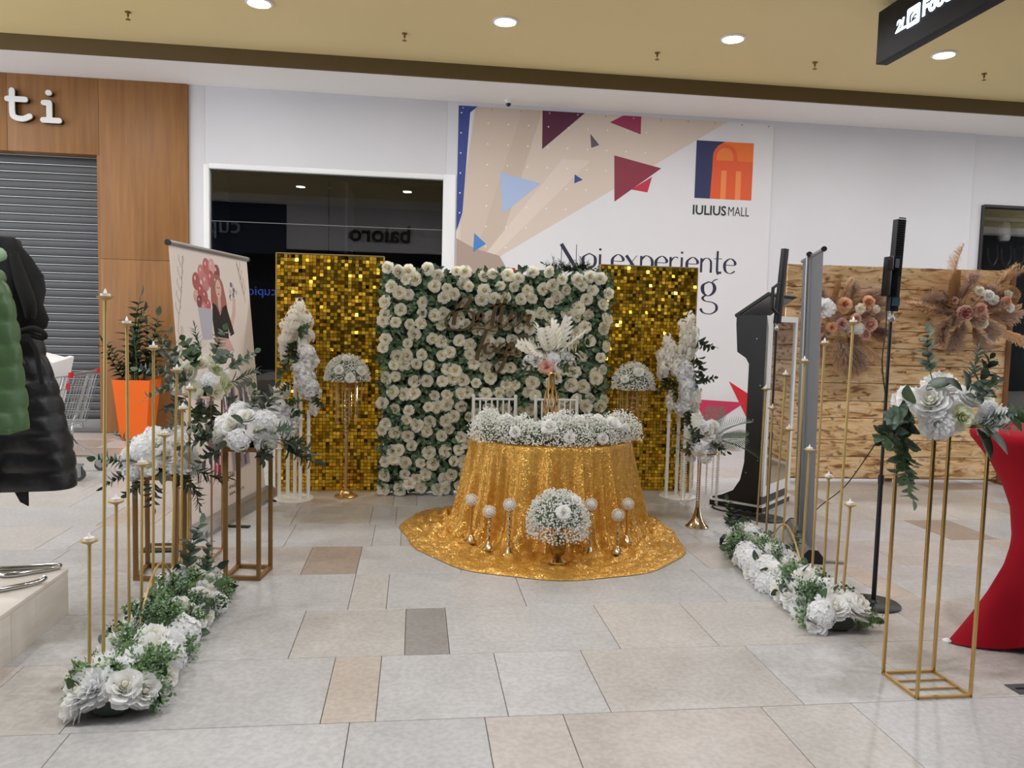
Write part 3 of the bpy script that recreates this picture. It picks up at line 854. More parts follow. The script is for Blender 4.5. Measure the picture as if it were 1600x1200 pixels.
def blossom_cluster(name, m, seed, rx, ry, rz, n, s, mleaf=None):
    n = int(n * 1.9)
    """cloud of small five-petal blossoms filling an ellipsoid"""
    R = random.Random(seed); mb = MB()
    lump = [(Vector((R.uniform(-.5, .5), R.uniform(-.5, .5), R.uniform(-.8, .8))), R.uniform(.38, .6)) for _ in range(9)]
    for c, rr in lump: mb.ball(tuple(c), rr * .62, 7, 5)
    for i in range(n):
        c, rr = R.choice(lump)
        d = Vector((R.gauss(0, 1), R.gauss(0, 1), R.gauss(0, 1))).normalized()
        p = c + d * rr * R.uniform(.8, 1.08)
        d = d + Vector((R.uniform(-.5, .5), R.uniform(-.5, .5), R.uniform(-.5, .5)))
        floret(mb, (p.x * rx, p.y * ry, p.z * rz), d, s * R.uniform(.8, 1.2), R, 5, .95)
    return mb.mesh(name, m, 0)
def gyp_cloud(name, seed, shape, n, s=.0052):
    """tiny gypsophila heads in the shell shape(R) -> (point, normal)"""
    R = random.Random(seed); mb = MB(); mb.mi = 0
    for i in range(n):
        p, nn = shape(R)
        mb.octa(p, s * R.uniform(.7, 1.35))
        if i % 4 == 0:
            q = Vector(p) - Vector(nn) * R.uniform(.03, .06)
            mb.mi = 1
            sd = Vector(nn).orthogonal().normalized() * .0012
            mb.add([q - sd, q + sd, Vector(p)], [(0, 1, 2)])
            mb.mi = 0
    return mb.mesh(name, [MT['gyp'], MT['stem']], 0)

BR = random.Random(99)
def bloom(parent, me, p, d, s, name=None):
    return inst(me, name or me.name.split('.')[0], parent, aim(p, d, s, BR.uniform(0, 6.28)))
def sprig(parent, me, p, d, s, name=None):
    return inst(me, name or me.name.split('.')[0], parent, aim(p, d, s, BR.uniform(0, 6.28)))
def leaf(parent, me, p, d, s, up=(0, 0, 1)):
    return inst(me, 'leaf', parent, leafM(p, d, up, s))

# ================================================================== FLOWER WALL
fw = thing('flower_wall', 'square wall of cream roses and green foliage between two gold panels', 'flower wall', (0.735, 7.0, 0))
MB().box(-1.0, 1.0, 0.0, .05, 0.03, 2.02).obj('backing_panel', MT['leafdark'], fw)
MB().box(-1.0, -.94, -.06, .3, 0, .03).box(.94, 1.0, -.06, .3, 0, .03).obj('foot', MT['black'], fw)
R = random.Random(3); mb = MB()
for i in range(4800):
    x, z = R.uniform(-1.035, 1.035), R.uniform(.03, 2.06)
    p = (x, -R.uniform(.0, .075), z)
    d = Vector((R.uniform(-1, 1), R.uniform(-.9, -.1), R.uniform(-1, 1)))
    v, f = leaf_verts(R.uniform(.05, .085), R.uniform(.017, .026), .2, .12, 2)
    mb.add(v, f, leafM(p, d, (0, -1, .2)))
stuff(mb.obj('foliage', MT['wallleaf'], fw, smooth=80))
cnt = 0
for j in range(17):
    for i in range(17):
        x = -.99 + 1.98 * (i + (.25 if j % 2 else -.2)) / 16.2 + R.uniform(-.04, .04)
        z = .075 + 1.95 * j / 16 + R.uniform(-.045, .045)
        x = max(-1.02, min(1.02, x)); z = max(.06, min(2.05, z))
        d = Vector((R.uniform(-.55, .55) + (.4 * (x / 1.0) ** 5), -1, R.uniform(-.45, .55)))
        bloom(fw, CREAMROSES[R.randrange(5)], (x, -.085 - R.uniform(0, .03), z), d, R.uniform(.05, .069)); cnt += 1
# lettering script on the flower wall
sc_ = thing('script_sign', 'dark bronze handwritten wedding script hung on the rose wall', 'sign', (0, 6.86, 0))
def ribbon(strokes, r, name):
    mb = MB()
    for st in strokes:
        pts = spline([(x, 0, z) for x, z in st], 7)
        vs = []; m = len(pts)
        for i, p in enumerate(pts):
            t = (pts[min(i + 1, m - 1)] - pts[max(i - 1, 0)]).normalized()
            nrm = Vector((-t.z, 0, t.x))
            wd = r * (.35 + .75 * max(0, -t.z if t.z < 0 else t.z * .35)) 
            for (a, b) in ((-1, 0), (1, 0), (1, 1), (-1, 1)): vs.append(p + nrm * wd * a + Vector((0, -.012 * b, 0)))
        fs = []
        for i in range(m - 1):
            for k in range(4):
                k2 = (k + 1) % 4
                fs.append((i * 4 + k, i * 4 + k2, i * 4 + 4 + k2, i * 4 + 4 + k))
        fs += [(3, 2, 1, 0), tuple((m - 1) * 4 + k for k in range(4))]
        mb.add(vs, fs)
    return mb.obj(name, MT['script'], sc_, smooth=40, fixn=True)
MT['script'] = mat('dark_bronze_script', (96, 80, 58), 0.35, metal=0.3, var=.1)
# word one: Better
ribbon([[(.395, 1.80), (.37, 1.70), (.345, 1.62), (.335, 1.55)], [(.36, 1.74), (.42, 1.805), (.48, 1.78), (.43, 1.71), (.38, 1.69), (.46, 1.68), (.52, 1.64), (.49, 1.55), (.40, 1.51), (.30, 1.52), (.265, 1.57), (.31, 1.66), (.42, 1.70)],
        [(.53, 1.58), (.60, 1.63), (.585, 1.67), (.55, 1.65), (.55, 1.57), (.60, 1.55), (.66, 1.60)], [(.735, 1.79), (.70, 1.68), (.68, 1.58), (.70, 1.54), (.75, 1.58)], [(.80, 1.80), (.765, 1.68), (.75, 1.58), (.77, 1.54), (.82, 1.57)],
        [(.64, 1.725), (.74, 1.745), (.86, 1.75), (.90, 1.73)], [(.83, 1.59), (.89, 1.64), (.875, 1.68), (.845, 1.65), (.85, 1.57), (.90, 1.56), (.95, 1.62)], [(.95, 1.62), (.965, 1.68), (.985, 1.645), (1.02, 1.66), (1.0, 1.59), (1.03, 1.56), (1.06, 1.58)]], .0165, 'upper_word')
# word two: Together
ribbon([[(.47, 1.50), (.55, 1.53), (.66, 1.51), (.74, 1.50)], [(.63, 1.51), (.60, 1.42), (.565, 1.32), (.55, 1.24)], [(.66, 1.40), (.62, 1.37), (.63, 1.31), (.68, 1.31), (.71, 1.36), (.68, 1.40)],
        [(.80, 1.40), (.76, 1.38), (.74, 1.33), (.78, 1.31), (.81, 1.37), (.80, 1.25), (.75, 1.15), (.69, 1.14), (.70, 1.20), (.80, 1.28)], [(.83, 1.33), (.88, 1.38), (.86, 1.41), (.84, 1.37), (.85, 1.31), (.91, 1.33)],
        [(.94, 1.47), (.92, 1.38), (.91, 1.30), (.94, 1.30)], [(.89, 1.42), (.98, 1.43)], [(1.0, 1.48), (.975, 1.38), (.965, 1.30), (.99, 1.37), (1.02, 1.38), (1.015, 1.31), (1.04, 1.31)]], .015, 'lower_word')

# dark spray on top of the wall
ts = thing('foliage_spray', 'dusty dark green foliage spray lying on top of the rose wall', 'foliage', (1.42, 7.03, 2.07))
for i in range(26):
    a = R.uniform(-1.35, 1.35)
    sprig(ts, [FERND, FERN, EUCD[0]][i % 3], (R.uniform(-.16, .16), R.uniform(-.03, .03), 0), (math.sin(a) * 1.3, R.uniform(-.4, .2), .25 + .35 * math.cos(a)), R.uniform(.10, .16))

# ================================================================== SEQUIN PANELS
def sequin_mat(name):
    m, nt, b = new_mat(name)
    N, L = nt.nodes, nt.links
    at = N.new('ShaderNodeAttribute'); at.attribute_name = 'tone'
    r = N.new('ShaderNodeValToRGB')
    e = r.color_ramp.elements
    e[0].position = 0.0; e[0].color = lin((100, 68, 14)); e[1].position = 1.0; e[1].color = lin((255, 214, 84))
    k = e.new(.5); k.color = lin((228, 180, 44))
    L.new(at.outputs['Fac'], r.inputs['Fac']); L.new(r.outputs['Color'], b.inputs['Base Color'])
    b.inputs['Metallic'].default_value = 0.92; b.inputs['Roughness'].default_value = 0.16
    return m
SEQ = sequin_mat('gold_sequin')
def sequin_panel(label, x0, y, wdt, ht, seed):
    t = thing('sequin_panel', label, 'backdrop panel', (x0, y, 0), 0, 'gold sequin backdrop panels')
    MB().box(0, wdt, 0.012, .04, 0, ht).obj('backing_board', MT['white'], t)
    MB().box(.01, wdt - .01, .006, .0125, .012, ht - .008).obj('backing_sheet', flat('sequin_backing', (58, 40, 14)), t, smooth=0)
    MB().box(-.006, 0.004, -.004, .045, 0, ht).box(0, wdt, -.004, .045, ht - .002, ht + .006).box(wdt - .004, wdt + .006, -.004, .045, 0, ht).box(0, wdt, -.004, .045, 0, .012).obj('edge_trim', MT['goldpaint'], t)
    R = random.Random(seed)
    nx = int(wdt / .0315); c = (wdt - .01) / nx; nz = int((ht - .02) / .0315)
    cz = (ht - .02) / nz
    vs = []; fs = []; tone = []
    for i in range(nx):
        for j in range(nz):
            cx, cz_ = .005 + (i + .5) * c, .014 + (j + .5) * cz
            h = c * .455
            ax = R.gauss(0.02, .16); az = R.gauss(0, .14)
            o = len(vs)
            for (sx, sz) in ((-1, -1), (1, -1), (1, 1), (-1, 1)):
                vs.append((cx + sx * h, -.002 + sx * h * math.tan(az) - sz * h * math.tan(ax) - .001, cz_ + sz * h))
            fs.append((o, o + 1, o + 2, o + 3)); tone.append(min(1, max(0, R.gauss(.55, .25))))
    me = bpy.data.meshes.new('sequin_cells'); me.from_pydata(vs, [], fs); me.materials.append(SEQ)
    a = me.attributes.new('tone', 'FLOAT', 'FACE'); a.data.foreach_set('value', tone)
    o = bpy.data.objects.new('sequin_cells', me); COL.objects.link(o); o.parent = t
    stuff(o)
sequin_panel('gold mirror sequin backdrop panel left of the rose wall', -1.235, 7.1, .945, 2.15, 1)
sequin_panel('gold mirror sequin backdrop panel right of the rose wall, below the blue wording', 1.715, 7.1, .945, 2.15, 2)

# ================================================================== TABLE, CLOTH, GARLAND, CHAIRS
TX, TY, TR, TH = 1.05, 5.82, .62, .72
cloth = MB()
NA, prof_n = 480, 0
cl_R = random.Random(5)
ph = [cl_R.uniform(0, 6.28) for _ in range(12)]
def fold(a):
    return .5 * (1 - 2 * abs(math.sin((21 * a + ph[0] + 1.8 * math.sin(3 * a + 1)) / 2)) ** .8) + .32 * math.sin(37 * a + ph[1] + 2.2 * math.sin(5 * a)) + .22 * math.sin(8 * a + ph[2])
def puddle_r(a):
    # front of the cloth spreads further than the back
    ws = [max(0, -math.sin(a)) ** 1.6, max(0, math.sin(a)) ** 1.6, max(0, math.cos(a)) ** 1.6, max(0, -math.cos(a)) ** 1.6]
    base = (ws[0] * 1.30 + ws[1] * .80 + ws[2] * .95 + ws[3] * 1.13) / sum(ws)
    return base + .018 * math.sin(5 * a + ph[3]) + .012 * math.sin(13 * a + ph[4])
rings = []
for q in range(5): rings.append(('top', q / 4))
for q in range(1, 3): rings.append(('edge', q / 2))
for q in range(1, 22): rings.append(('drop', q / 21))
for q in range(1, 28): rings.append(('pud', q / 27))
vs = []
for kind, t in rings:
    for k in range(NA):
        a = 2 * PI * k / NA
        if kind == 'top': r, z = TR * t * .97, TH + .002
        elif kind == 'edge': r, z = TR * (.97 + .03 * t), TH + .002 - .012 * t
        elif kind == 'drop':
            F = fold(a)
            fl_ = .115 * (1 - .5 * max(0, math.sin(a)))
            r = TR + fl_ * t ** 1.25 + .095 * F * min(1, t * 1.1) ** .75
            z = TH - .01 - (TH - .03) * t
            if t > .85: r += (t - .85) * .35
        else:
            F = fold(a); r0 = TR + .115 * (1 - .5 * max(0, math.sin(a))) + .095 * F + .0525
            r = r0 + (puddle_r(a) - r0) * t
            wr = math.sin(34 * r + 6 * math.sin(2 * a) + 3 * math.sin(5 * a) + ph[5]) * math.sin(7 * a + 9 * r + ph[6]) + .8 * math.sin(15 * a - 36 * r + ph[7]) + .7 * math.sin(31 * a + 20 * r) + .4 * math.sin(9 * a + 60 * r)
            z = .012 + .016 * (1 + .85 * (1.6 * abs(wr) - 1)) * (1 - .75 * t) + .03 * F * (1 - t) ** 2
            z = max(.006, z) if t < 1 else .004
        vs.append((r * math.cos(a), r * math.sin(a), z))
fs = []
for i in range(len(rings) - 1):
    for k in range(NA):
        k2 = (k + 1) % NA
        if i == 0: fs.append((k, NA + k, NA + k2)) if k2 else fs.append((k, NA + k, NA + k2))
        else: fs.append((i * NA + k, (i + 1) * NA + k, (i + 1) * NA + k2, i * NA + k2))
cloth.add(vs, fs)
tb = thing('round_table', 'round table hidden under the gold sequin cloth', 'table', (TX, TY, 0))
MB().lathe([(.001, TH - .03), (TR - .015, TH - .03), (TR - .015, TH - .004), (.001, TH - .004)], 40).obj('tabletop', MT['woodframe'], tb)
for k in range(4):
    a = PI / 4 + k * PI / 2
    MB().bar((.4 * math.cos(a), .4 * math.sin(a), 0), (.4 * math.cos(a), .4 * math.sin(a), TH - .03), .04).obj('leg', MT['greymetal'], tb)
tag(cloth.obj('tablecloth', MT['cloth'], loc=(TX, TY, 0), smooth=70), 'gold sequin cloth draped over the round table and pooled on the floor', 'tablecloth')
# garland
gl = thing('flower_garland', 'long garland of gypsophila and white roses lying along the table front', 'flower garland', (TX - .02, TY - .1, TH + .004))
def garland_shape(R):
    u = R.uniform(-1, 1); a = R.uniform(-.35, PI + .35)
    # curved along the front edge of the top
    ang = -PI / 2 + u * 1.15
    cx, cy = .60 * math.cos(ang), .50 * math.sin(ang) + .10
    lump = 1 + .16 * math.sin(7 * u + 1) + .13 * math.sin(15 * u + a) + .1 * math.sin(27 * u + 2 + 2 * a)
    rr = .118 * lump * R.uniform(.62, 1.14) * (1 - .15 * u ** 4)
    rad = Vector((math.cos(ang), math.sin(ang), 0))
    nn = rad * math.cos(a) + Vector((0, 0, 1.25)) * math.sin(a)
    p = Vector((cx, cy, .045)) + nn * rr
    if p.z < .004: p.z = .004 + R.uniform(0, .02)
    return p, nn.normalized()
core = MB()
cp = []
for i in range(15):
    u = -1 + 2 * i / 14; ang = -PI / 2 + u * 1.15
    cp.append((.60 * math.cos(ang), .50 * math.sin(ang) + .10, .062))
core.tube(cp, [.05 if i in (0, 14) else .06 for i in range(15)], 10)
core.obj('stem_core', MT['gypcore'], gl)
o = bpy.data.objects.new('gypsophila', gyp_cloud('gypsophila', 4, garland_shape, 8200, .0054)); COL.objects.link(o); o.parent = gl; stuff(o)
for (u, a, s) in ((-.12, .75, .062), (.55, .9, .062), (.06, .15, .045), (-.42, .35, .045), (.38, .05, .046), (.42, 1.5, .05), (-.1, 1.6, .045), (.2, 1.5, .045), (-.55, 1.3, .04), (.7, .5, .04)):
    ang = -PI / 2 + u * 1.15
    rad = Vector((math.cos(ang), math.sin(ang), 0)); nn = rad * math.cos(a) + Vector((0, 0, 1.25)) * math.sin(a)
    p = Vector((.60 * math.cos(ang), .50 * math.sin(ang) + .10, .045)) + nn * .115
    bloom(gl, ROSES[BR.randrange(3)], p, nn, s)

def chair(label, x, y):
    t = thing('chiavari_chair', label, 'chair', (x, y, 0), 0, 'white chiavari chairs')
    for s in (-1, 1):
        MB().tube([(s * .19, .0, 0), (s * .185, -.02, .45), (s * .19, .04, .92)], [.016, .018, .015], 8).obj('back_leg', MT['white'], t)
        MB().tube([(s * .19, -.36, 0), (s * .185, -.34, .45)], [.015, .019], 8).obj('front_leg', MT['white'], t)
        MB().ball((s * .19, .041, .925), .018, 8, 6).obj('finial', MT['white'], t)
    MB().box(-.2, .2, -.36, .0, .44, .465).obj('seat', MT['white'], t, bev=.008)
    MB().tube([(-.19, .038, .9), (.19, .038, .9)], .011, 8).obj('top_rail', MT['white'], t)
    MB().tube([(-.19, .018, .70), (.19, .018, .70)], .010, 8).obj('mid_rail', MT['white'], t)
    for i in range(6):
        xx = -.13 + .052 * i
        MB().tube([(xx, .018, .70), (xx, .03, .8), (xx, .038, .9)], [.008, .01, .008], 8).obj('spindle', MT['white'], t)
    MB().tube([(-.19, -.2, .2), (.19, -.2, .2)], .009, 6).tube([(-.19, -.35, .25), (-.19, 0, .25)], .009, 6).tube([(.19, -.35, .25), (.19, 0, .25)], .009, 6).obj('stretcher', MT['white'], t)
chair('white chiavari chair back behind the left half of the table', .715, 6.77)
chair('white chiavari chair back behind the gold wire centrepiece stand', 1.275, 6.77)

# ------------------------------------------------------------------ centrepiece: gold twisted wire stand and white spray
cs = thing('wire_vase', 'tall twisted gold wire vase standing on the table behind the garland', 'vase', (1.095, 6.08, TH + .003))
for k in range(14):
    a0 = 2 * PI * k / 14; pts = []
    tw = 1.6 if k % 2 else -1.3
    for i in range(17):
        t = i / 16
        r = .03 + .032 * math.sin(PI * min(1, max(0, (t - .08) / .75))) ** 1.2 - .008 * t
        if t < .12: r = .075 - .4 * t
        a = a0 + tw * t * 1.6
        pts.append((r * math.cos(a), r * math.sin(a), .005 + .455 * t))
    MB().tube(pts, .0042, 5).obj('wire', MT['gold'], cs)
MB().lathe([(.08, 0), (.08, .012), (.02, .02)], 20).obj('foot', MT['gold'], cs)
MB().lathe([(.03, .44), (.042, .445), (.042, .463), (.03, .47)], 16).obj('collar', MT['gold'], cs)
cf = thing('white_bouquet', 'spray of white feather leaves and pale roses in the gold wire vase', 'bouquet', (1.095, 6.08, 1.18))
for (p, d, s, me) in (((-.06, -.1, .06), (-.2, -1, .2), .058, BLUSH[3]), ((.06, -.09, .06), (.2, -1, .15), .065, ROSES[0]), ((-.0, -.06, .12), (0, -1, .5), .06, DAHLIAS[0]),
                      ((.12, -.05, .13), (.6, -1, .5), .062, PEONIES[1]), ((-.15, -.05, .12), (-.8, -.9, .3), .065, DAHLIAS[1]), ((-.07, 0, .19), (-.3, -.8, .7), .055, PEONIES[0]),
                      ((.05, 0, .2), (.3, -.8, .8), .06, ROSES[1]), ((.17, 0, .08), (1, -.6, .1), .05, ROSES[2]), ((-.2, 0, .1), (-1, -.5, .1), .05, DAHLIAS[0])):
    bloom(cf, me, p, d, s)
for (d, s) in (((-1.1, -.3, .62), .27), ((-.8, -.3, 1.0), .3), ((-.35, -.3, 1.2), .27), ((.2, -.2, 1.3), .3), ((.5, -.3, 1.1), .33), ((.62, -.3, 1.0), .3), ((-1.2, -.4, .35), .22)):
    sprig(cf, PALMW, (d[0] * .04, -.03, .14), d, s)
for (d, s, me) in (((1.2, -.3, .32), .34, PALM), ((1.1, -.1, .5), .28, EUCG[0]), ((.2, .1, 1), .3, FERN), ((-.5, .1, 1), .28, EUCD[0]), ((-1, -.4, -.1), .2, EUCD[1]), ((.4, -.8, -.1), .18, EUCG[1])):
    sprig(cf, me, (d[0] * .06, 0, .1), d, s)

# ------------------------------------------------------------------ candle holders with crystal globes on the pooled cloth
def candle_holder(label, x, y, h, simple):
    t = thing('candle_holder', label, 'candle holder', (x, y, .03), 0, 'crystal globe candle holders')
    MB().lathe([(.042, 0), (.043, .008), (.03, .02), (.018, .045), (.011, .055)], 18).obj('base', MT['champagne'], t)
    st = MB(); top = h - .03
    if simple: st.lathe([(.009, .05), (.009, top - .02), (.02, top)], 12).obj('stem', MT['gold'], t)
    else:
        prof = [(.010, .05)]; z = .06; k = 0
        while z < top - .035:
            rr = .017 if k % 2 else .013
            prof += [(.007, z), (rr, z + .009), (rr, z + .017), (.007, z + .025)]; z += .028; k += 1
        prof += [(.008, top - .01), (.022, top)]
        st.lathe(prof, 14).obj('stem', MT['champagne'], t)
    g = MB(); core = MB().ball((0, 0, h + .012), .030, 12, 8).obj('globe', MT['white'], t)
    for d in fib(90):
        q = Vector(d) * .041
        g.octa((q.x, q.y, q.z + h + .012), .0062)
    o = g.obj('crystal_beads', MT['crystal'], core, smooth=0); stuff(o)
for (x, y, h, sm_, lab) in ((.41, 5.30, .29, True, 'crystal globe candle holder on a plain gold stem at the far left of the cloth'),
                            (.52, 5.12, .25, False, 'short beaded crystal globe candle holder, second from the left on the cloth'),
                            (.64, 4.98, .33, False, 'tall beaded crystal globe candle holder left of the floor bouquet'),
                            (1.19, 4.98, .33, False, 'tall beaded crystal globe candle holder half hidden right of the floor bouquet'),
                            (1.385, 5.00, .25, False, 'short beaded crystal globe candle holder on the right part of the cloth'),
                            (1.52, 5.24, .27, True, 'crystal globe candle holder on a plain gold stem at the far right of the cloth')):
    candle_holder(lab, x, y, h, sm_)
fv = thing('urn_vase', 'amber gold urn vase with a silver foot on the pooled cloth', 'vase', (.94, 4.82, .03))
MB().lathe([(.06, 0), (.062, .012), (.045, .022), (.022, .035)], 22).obj('foot', MT['champagne'], fv)
MB().lathe([(.022, .035), (.045, .06), (.057, .1), (.054, .145), (.036, .185), (.028, .21), (.034, .225)], 24).obj('body', MT['antique'], fv)
def dome(label, loc, rx, rz, n, seed, roses, name='gypsophila_dome', s=.0052, low=-.15):
    t = thing(name, label, 'bouquet', loc)
    def sh(R):
        a = R.uniform(0, 6.28); z = R.uniform(low, 1); r = math.sqrt(max(0, 1 - max(0, z) ** 2)) if z > 0 else 1 - .12 * abs(z)
        k = R.uniform(.8, 1.04)
        nn = Vector((r * math.cos(a), r * math.sin(a), z))
        return Vector((nn.x * rx * k, nn.y * rx * k, nn.z * rz * k)), nn.normalized()
    MB().lathe([(.03, -.02)] + [(rx * .78 * math.cos(e), rz * .78 * math.sin(e)) for e in [i * PI / 2 / 6 for i in range(6)]] + [(.001, rz * .78)], 16).obj('stem_core', MT['gypcore'], t)
    o = bpy.data.objects.new('gypsophila', gyp_cloud('gypsophila', seed, sh, n, s)); COL.objects.link(o); o.parent = t; stuff(o)
    for (a, e, sc) in roses:
        nn = Vector((math.cos(a) * math.cos(e), math.sin(a) * math.cos(e), math.sin(e)))
        bloom(t, ROSES[BR.randrange(3)], (nn.x * rx * .98, nn.y * rx * .98, nn.z * rz * .98), nn, sc)
    return t
dome('low dome of gypsophila with one white rose in the urn vase', (.94, 4.83, .29), .205, .215, 2600, 7, [(-PI / 2, .55, .05), (-.6, .9, .04)], s=.0058, low=-.45)
# ------------------------------------------------------------------ gold crystal stands with domes
def crystal_stand(label, x, y, h):
    t = thing('crystal_flower_stand', label, 'flower stand', (x, y, 0), 0, 'gold crystal flower stands')
    MB().lathe([(.10, 0), (.102, .012), (.085, .022), (.06, .03), (.055, .05), (.04, .068), (.016, .078)], 24).obj('base', MT['gold'], t)
    MB().lathe([(.014, .07), (.014, .55), (.02, .56), (.02, .575), (.014, .58)], 14).obj('pole', MT['rosegold'], t)
    b = MB(); z = .58; k = 0
    while z < h - .1:
        rr = .024 if k % 3 else .03
        b.lathe([(.01, z), (rr, z + .014), (rr, z + .026), (.01, z + .04)], 10); z += .04; k += 1
    b.obj('crystal_column', MT['champagne'], t, smooth=0)
    MB().lathe([(.01, z), (.045, z + .02), (.05, z + .04), (.02, h - .005), (.14, h), (.14, h + .012), (.01, h + .012)], 20).obj('tray', MT['gold'], t)
    for i in range(20):
        a = 2 * PI * i / 20; rr = .135 if i % 2 else .095; L = (.2 if i % 2 else .36)
        s = MB(); zz = h - .012
        while zz > h - L: s.octa((rr * math.cos(a), rr * math.sin(a), zz), .0062); zz -= .0135
        s.obj('crystal_strand', MT['crystalgold'], t, smooth=0)
crystal_stand('gold pedestal stand with amber crystal strands before the left sequin panel', -.59, 6.88, 1.03)
dome('gypsophila dome with white roses on the left gold crystal stand', (-.59, 6.88, 1.05), .2, .22, 2300, 8, [(-1.9, .45, .045), (-1.35, .12, .045), (-.75, .4, .045), (-1.6, 1.1, .04)], low=-.05)
crystal_stand('gold pedestal stand with amber crystal strands before the right sequin panel', 1.99, 6.83, 1.0)
dome('gypsophila dome with a white rose on the right gold crystal stand', (1.99, 6.83, 1.02), .2, .235, 2300, 9, [(-1.5, .75, .05), (-2.3, .4, .04), (-.9, .5, .04)], low=-.05)
# ================================================================== WHITE POLE STANDS
def pole_stand(label, x, y, heights, pos):
    t = thing('white_pole_stand', label, 'flower stand', (x, y, 0), 0, 'white multi pole flower stands')
    MB().lathe([(.17, 0), (.172, .008), (.165, .014), (.001, .016)], 36).obj('base_plate', MT['offwhite'], t)
    for (px, py), h in zip(pos, heights):
        p = MB().tube([(px, py, .012), (px, py, h)], .016, 10).obj('pole', MT['offwhite'], t)
        MB().lathe([(.03, h * .72), (.03, h * .72 + .006)], 14, (px, py, 0)).obj('collar', MT['offwhite'], p)
pole_stand('white five pole flower stand before the left edge of the left sequin panel', -1.03, 6.80, (.62, .74, 1.4, .98, .78), ((-.12, -.03), (-.06, .05), (0.0, .06), (.06, -.04), (.12, .02)))
pole_stand('white four pole flower stand before the right edge of the right sequin panel', 2.46, 6.84, (1.0, 1.36, .88, .72), ((-.12, -.02), (0.0, .05), (.03, -.05), (.13, 0.0)))
BL1 = blossom_cluster('blossom', MT['ivory'], 101, 1, 1, 1, 170, .2)
BL2 = blossom_cluster('blossom', MT['petalcool'], 102, 1, 1, 1, 220, .17)
def blossom_thing(label, loc, blobs, leaves):
    t = thing('blossom_branch', label, 'flower spray', loc, 0, 'white blossom sprays on the pole stands')
    for (p, s, k) in blobs:
        o = inst((BL1, BL2)[k], 'blossom', t, Matrix.Translation(p) @ Matrix.Rotation(BR.uniform(0, 6.28), 4, 'Z') @ Matrix.Diagonal((*s, 1))); stuff(o)
    MB().tube([(0, 0, -.1), (0, 0, .15)], .008, 6).obj('stem', MT['stem'], t)
    for (p, d, s) in leaves: sprig(t, EUCG[BR.randrange(2)], p, d, s)
blossom_thing('tall ivory blossom spray on the highest pole of the left white stand', (-1.0, 6.84, 1.42),
              [((0, 0, .17), (.085, .08, .12), 0), ((-.07, 0, .06), (.09, .07, .12), 0), ((.06, -.02, .04), (.09, .08, .14), 0), ((-.12, 0, -.08), (.06, .05, .12), 0)],
              [((.0, -.06, -.02), (-.3, -.5, -.6), .2), ((0, -.06, .02), (.5, -.6, .2), .16), ((-.05, -.05, -.18), (-.5, -.4, -.7), .2), ((.02, -.05, -.1), (-.2, -.7, -.6), .2)])
blossom_thing('dense white hydrangea column on the middle pole of the left white stand', (-.93, 6.74, 1.08),
              [((0, 0, .17), (.12, .11, .13), 1), ((.01, 0, .03), (.13, .11, .13), 1), ((.03, 0, -.1), (.11, .1, .1), 1), ((.07, .05, -.22), (.06, .06, .1), 0)],
              [((.06, -.02, -.14), (.5, -.6, -.9), .16), ((-.1, -.02, -.05), (-.7, -.5, -.5), .14)])
blossom_thing('low white hydrangea spray leaning from the short poles of the left white stand', (-1.14, 6.76, .74),
              [((0, 0, .04), (.13, .11, .12), 1), ((.06, 0, -.09), (.14, .11, .11), 1), ((-.02, .02, .16), (.08, .07, .07), 0), ((.05, .02, .22), (.05, .05, .05), 0), ((.1, -.02, .0), (.08, .07, .1), 1)],
              [((.05, -.06, .1), (.8, -.6, .4), .14), ((.08, -.06, .04), (.8, -.6, -.2), .14)])
blossom_thing('tall ivory blossom spray on the highest pole of the right white stand', (2.49, 6.86, 1.42),
              [((0, 0, .14), (.1, .08, .13), 0), ((.04, 0, .02), (.1, .08, .13), 0), ((-.02, 0, -.14), (.09, .08, .14), 1)],
              [((.06, -.05, .06), (.5, -.6, -.5), .2), ((.07, -.05, -.08), (.3, -.6, -.9), .22), ((.05, -.05, -.2), (.3, -.5, -.9), .2)])
blossom_thing('ivory blossom spray leaning left on the right white stand', (2.33, 6.82, 1.23),
              [((-.03, 0, .14), (.08, .07, .12), 0), ((-.06, 0, 0), (.1, .08, .12), 0), ((.06, 0, .06), (.09, .08, .12), 0)],
              [((-.02, -.05, -.08), (-.4, -.5, -.9), .18), ((.02, -.05, -.12), (0, -.5, -1), .16)])
blossom_thing('white hydrangea column in the middle of the right white stand', (2.46, 6.75, .98),
              [((0, 0, .2), (.1, .09, .13), 1), ((.01, 0, .04), (.11, .09, .13), 1), ((.08, 0, -.04), (.11, .09, .13), 0), ((0, 0, -.12), (.1, .09, .1), 1), ((-.14, .03, -.06), (.06, .05, .07), 0)],
              [((.08, -.05, .12), (.5, -.6, .1), .16), ((.02, -.05, -.12), (-.2, -.5, -1), .2)])

# ================================================================== TRUMPET STAND WITH BOUQUET
ts = thing('trumpet_stand', 'silver gold trumpet stand with clear crystal strands right of the cloth', 'flower stand', (2.245, 5.77, 0))
MB().lathe([(.088, 0), (.09, .008), (.07, .025), (.045, .06), (.028, .11), (.018, .16)], 28).obj('base', MT['champagne'], ts)
MB().lathe([(.018, .16), (.015, .2), (.014, .4), (.016, .52), (.022, .58), (.03, .6)], 16).obj('stem', MT['champagne'], ts)
MB().lathe([(.03, .595), (.15, .6), (.15, .61), (.02, .612)], 24).obj('tray', MT['champagne'], ts)
for i in range(16):
    a = 2 * PI * i / 16; L = (.42, .3, .36)[i % 3]; rr = .145
    s = MB(); zz = .59
    while zz > .6 - L: s.octa((rr * math.cos(a), rr * math.sin(a), zz), .0088); zz -= .018
    s.obj('crystal_strand', MT['crystal'], ts, smooth=0)
tf = thing('white_bouquet', 'white bouquet with palm fronds on the silver gold trumpet stand', 'bouquet', (2.245, 5.77, .62))
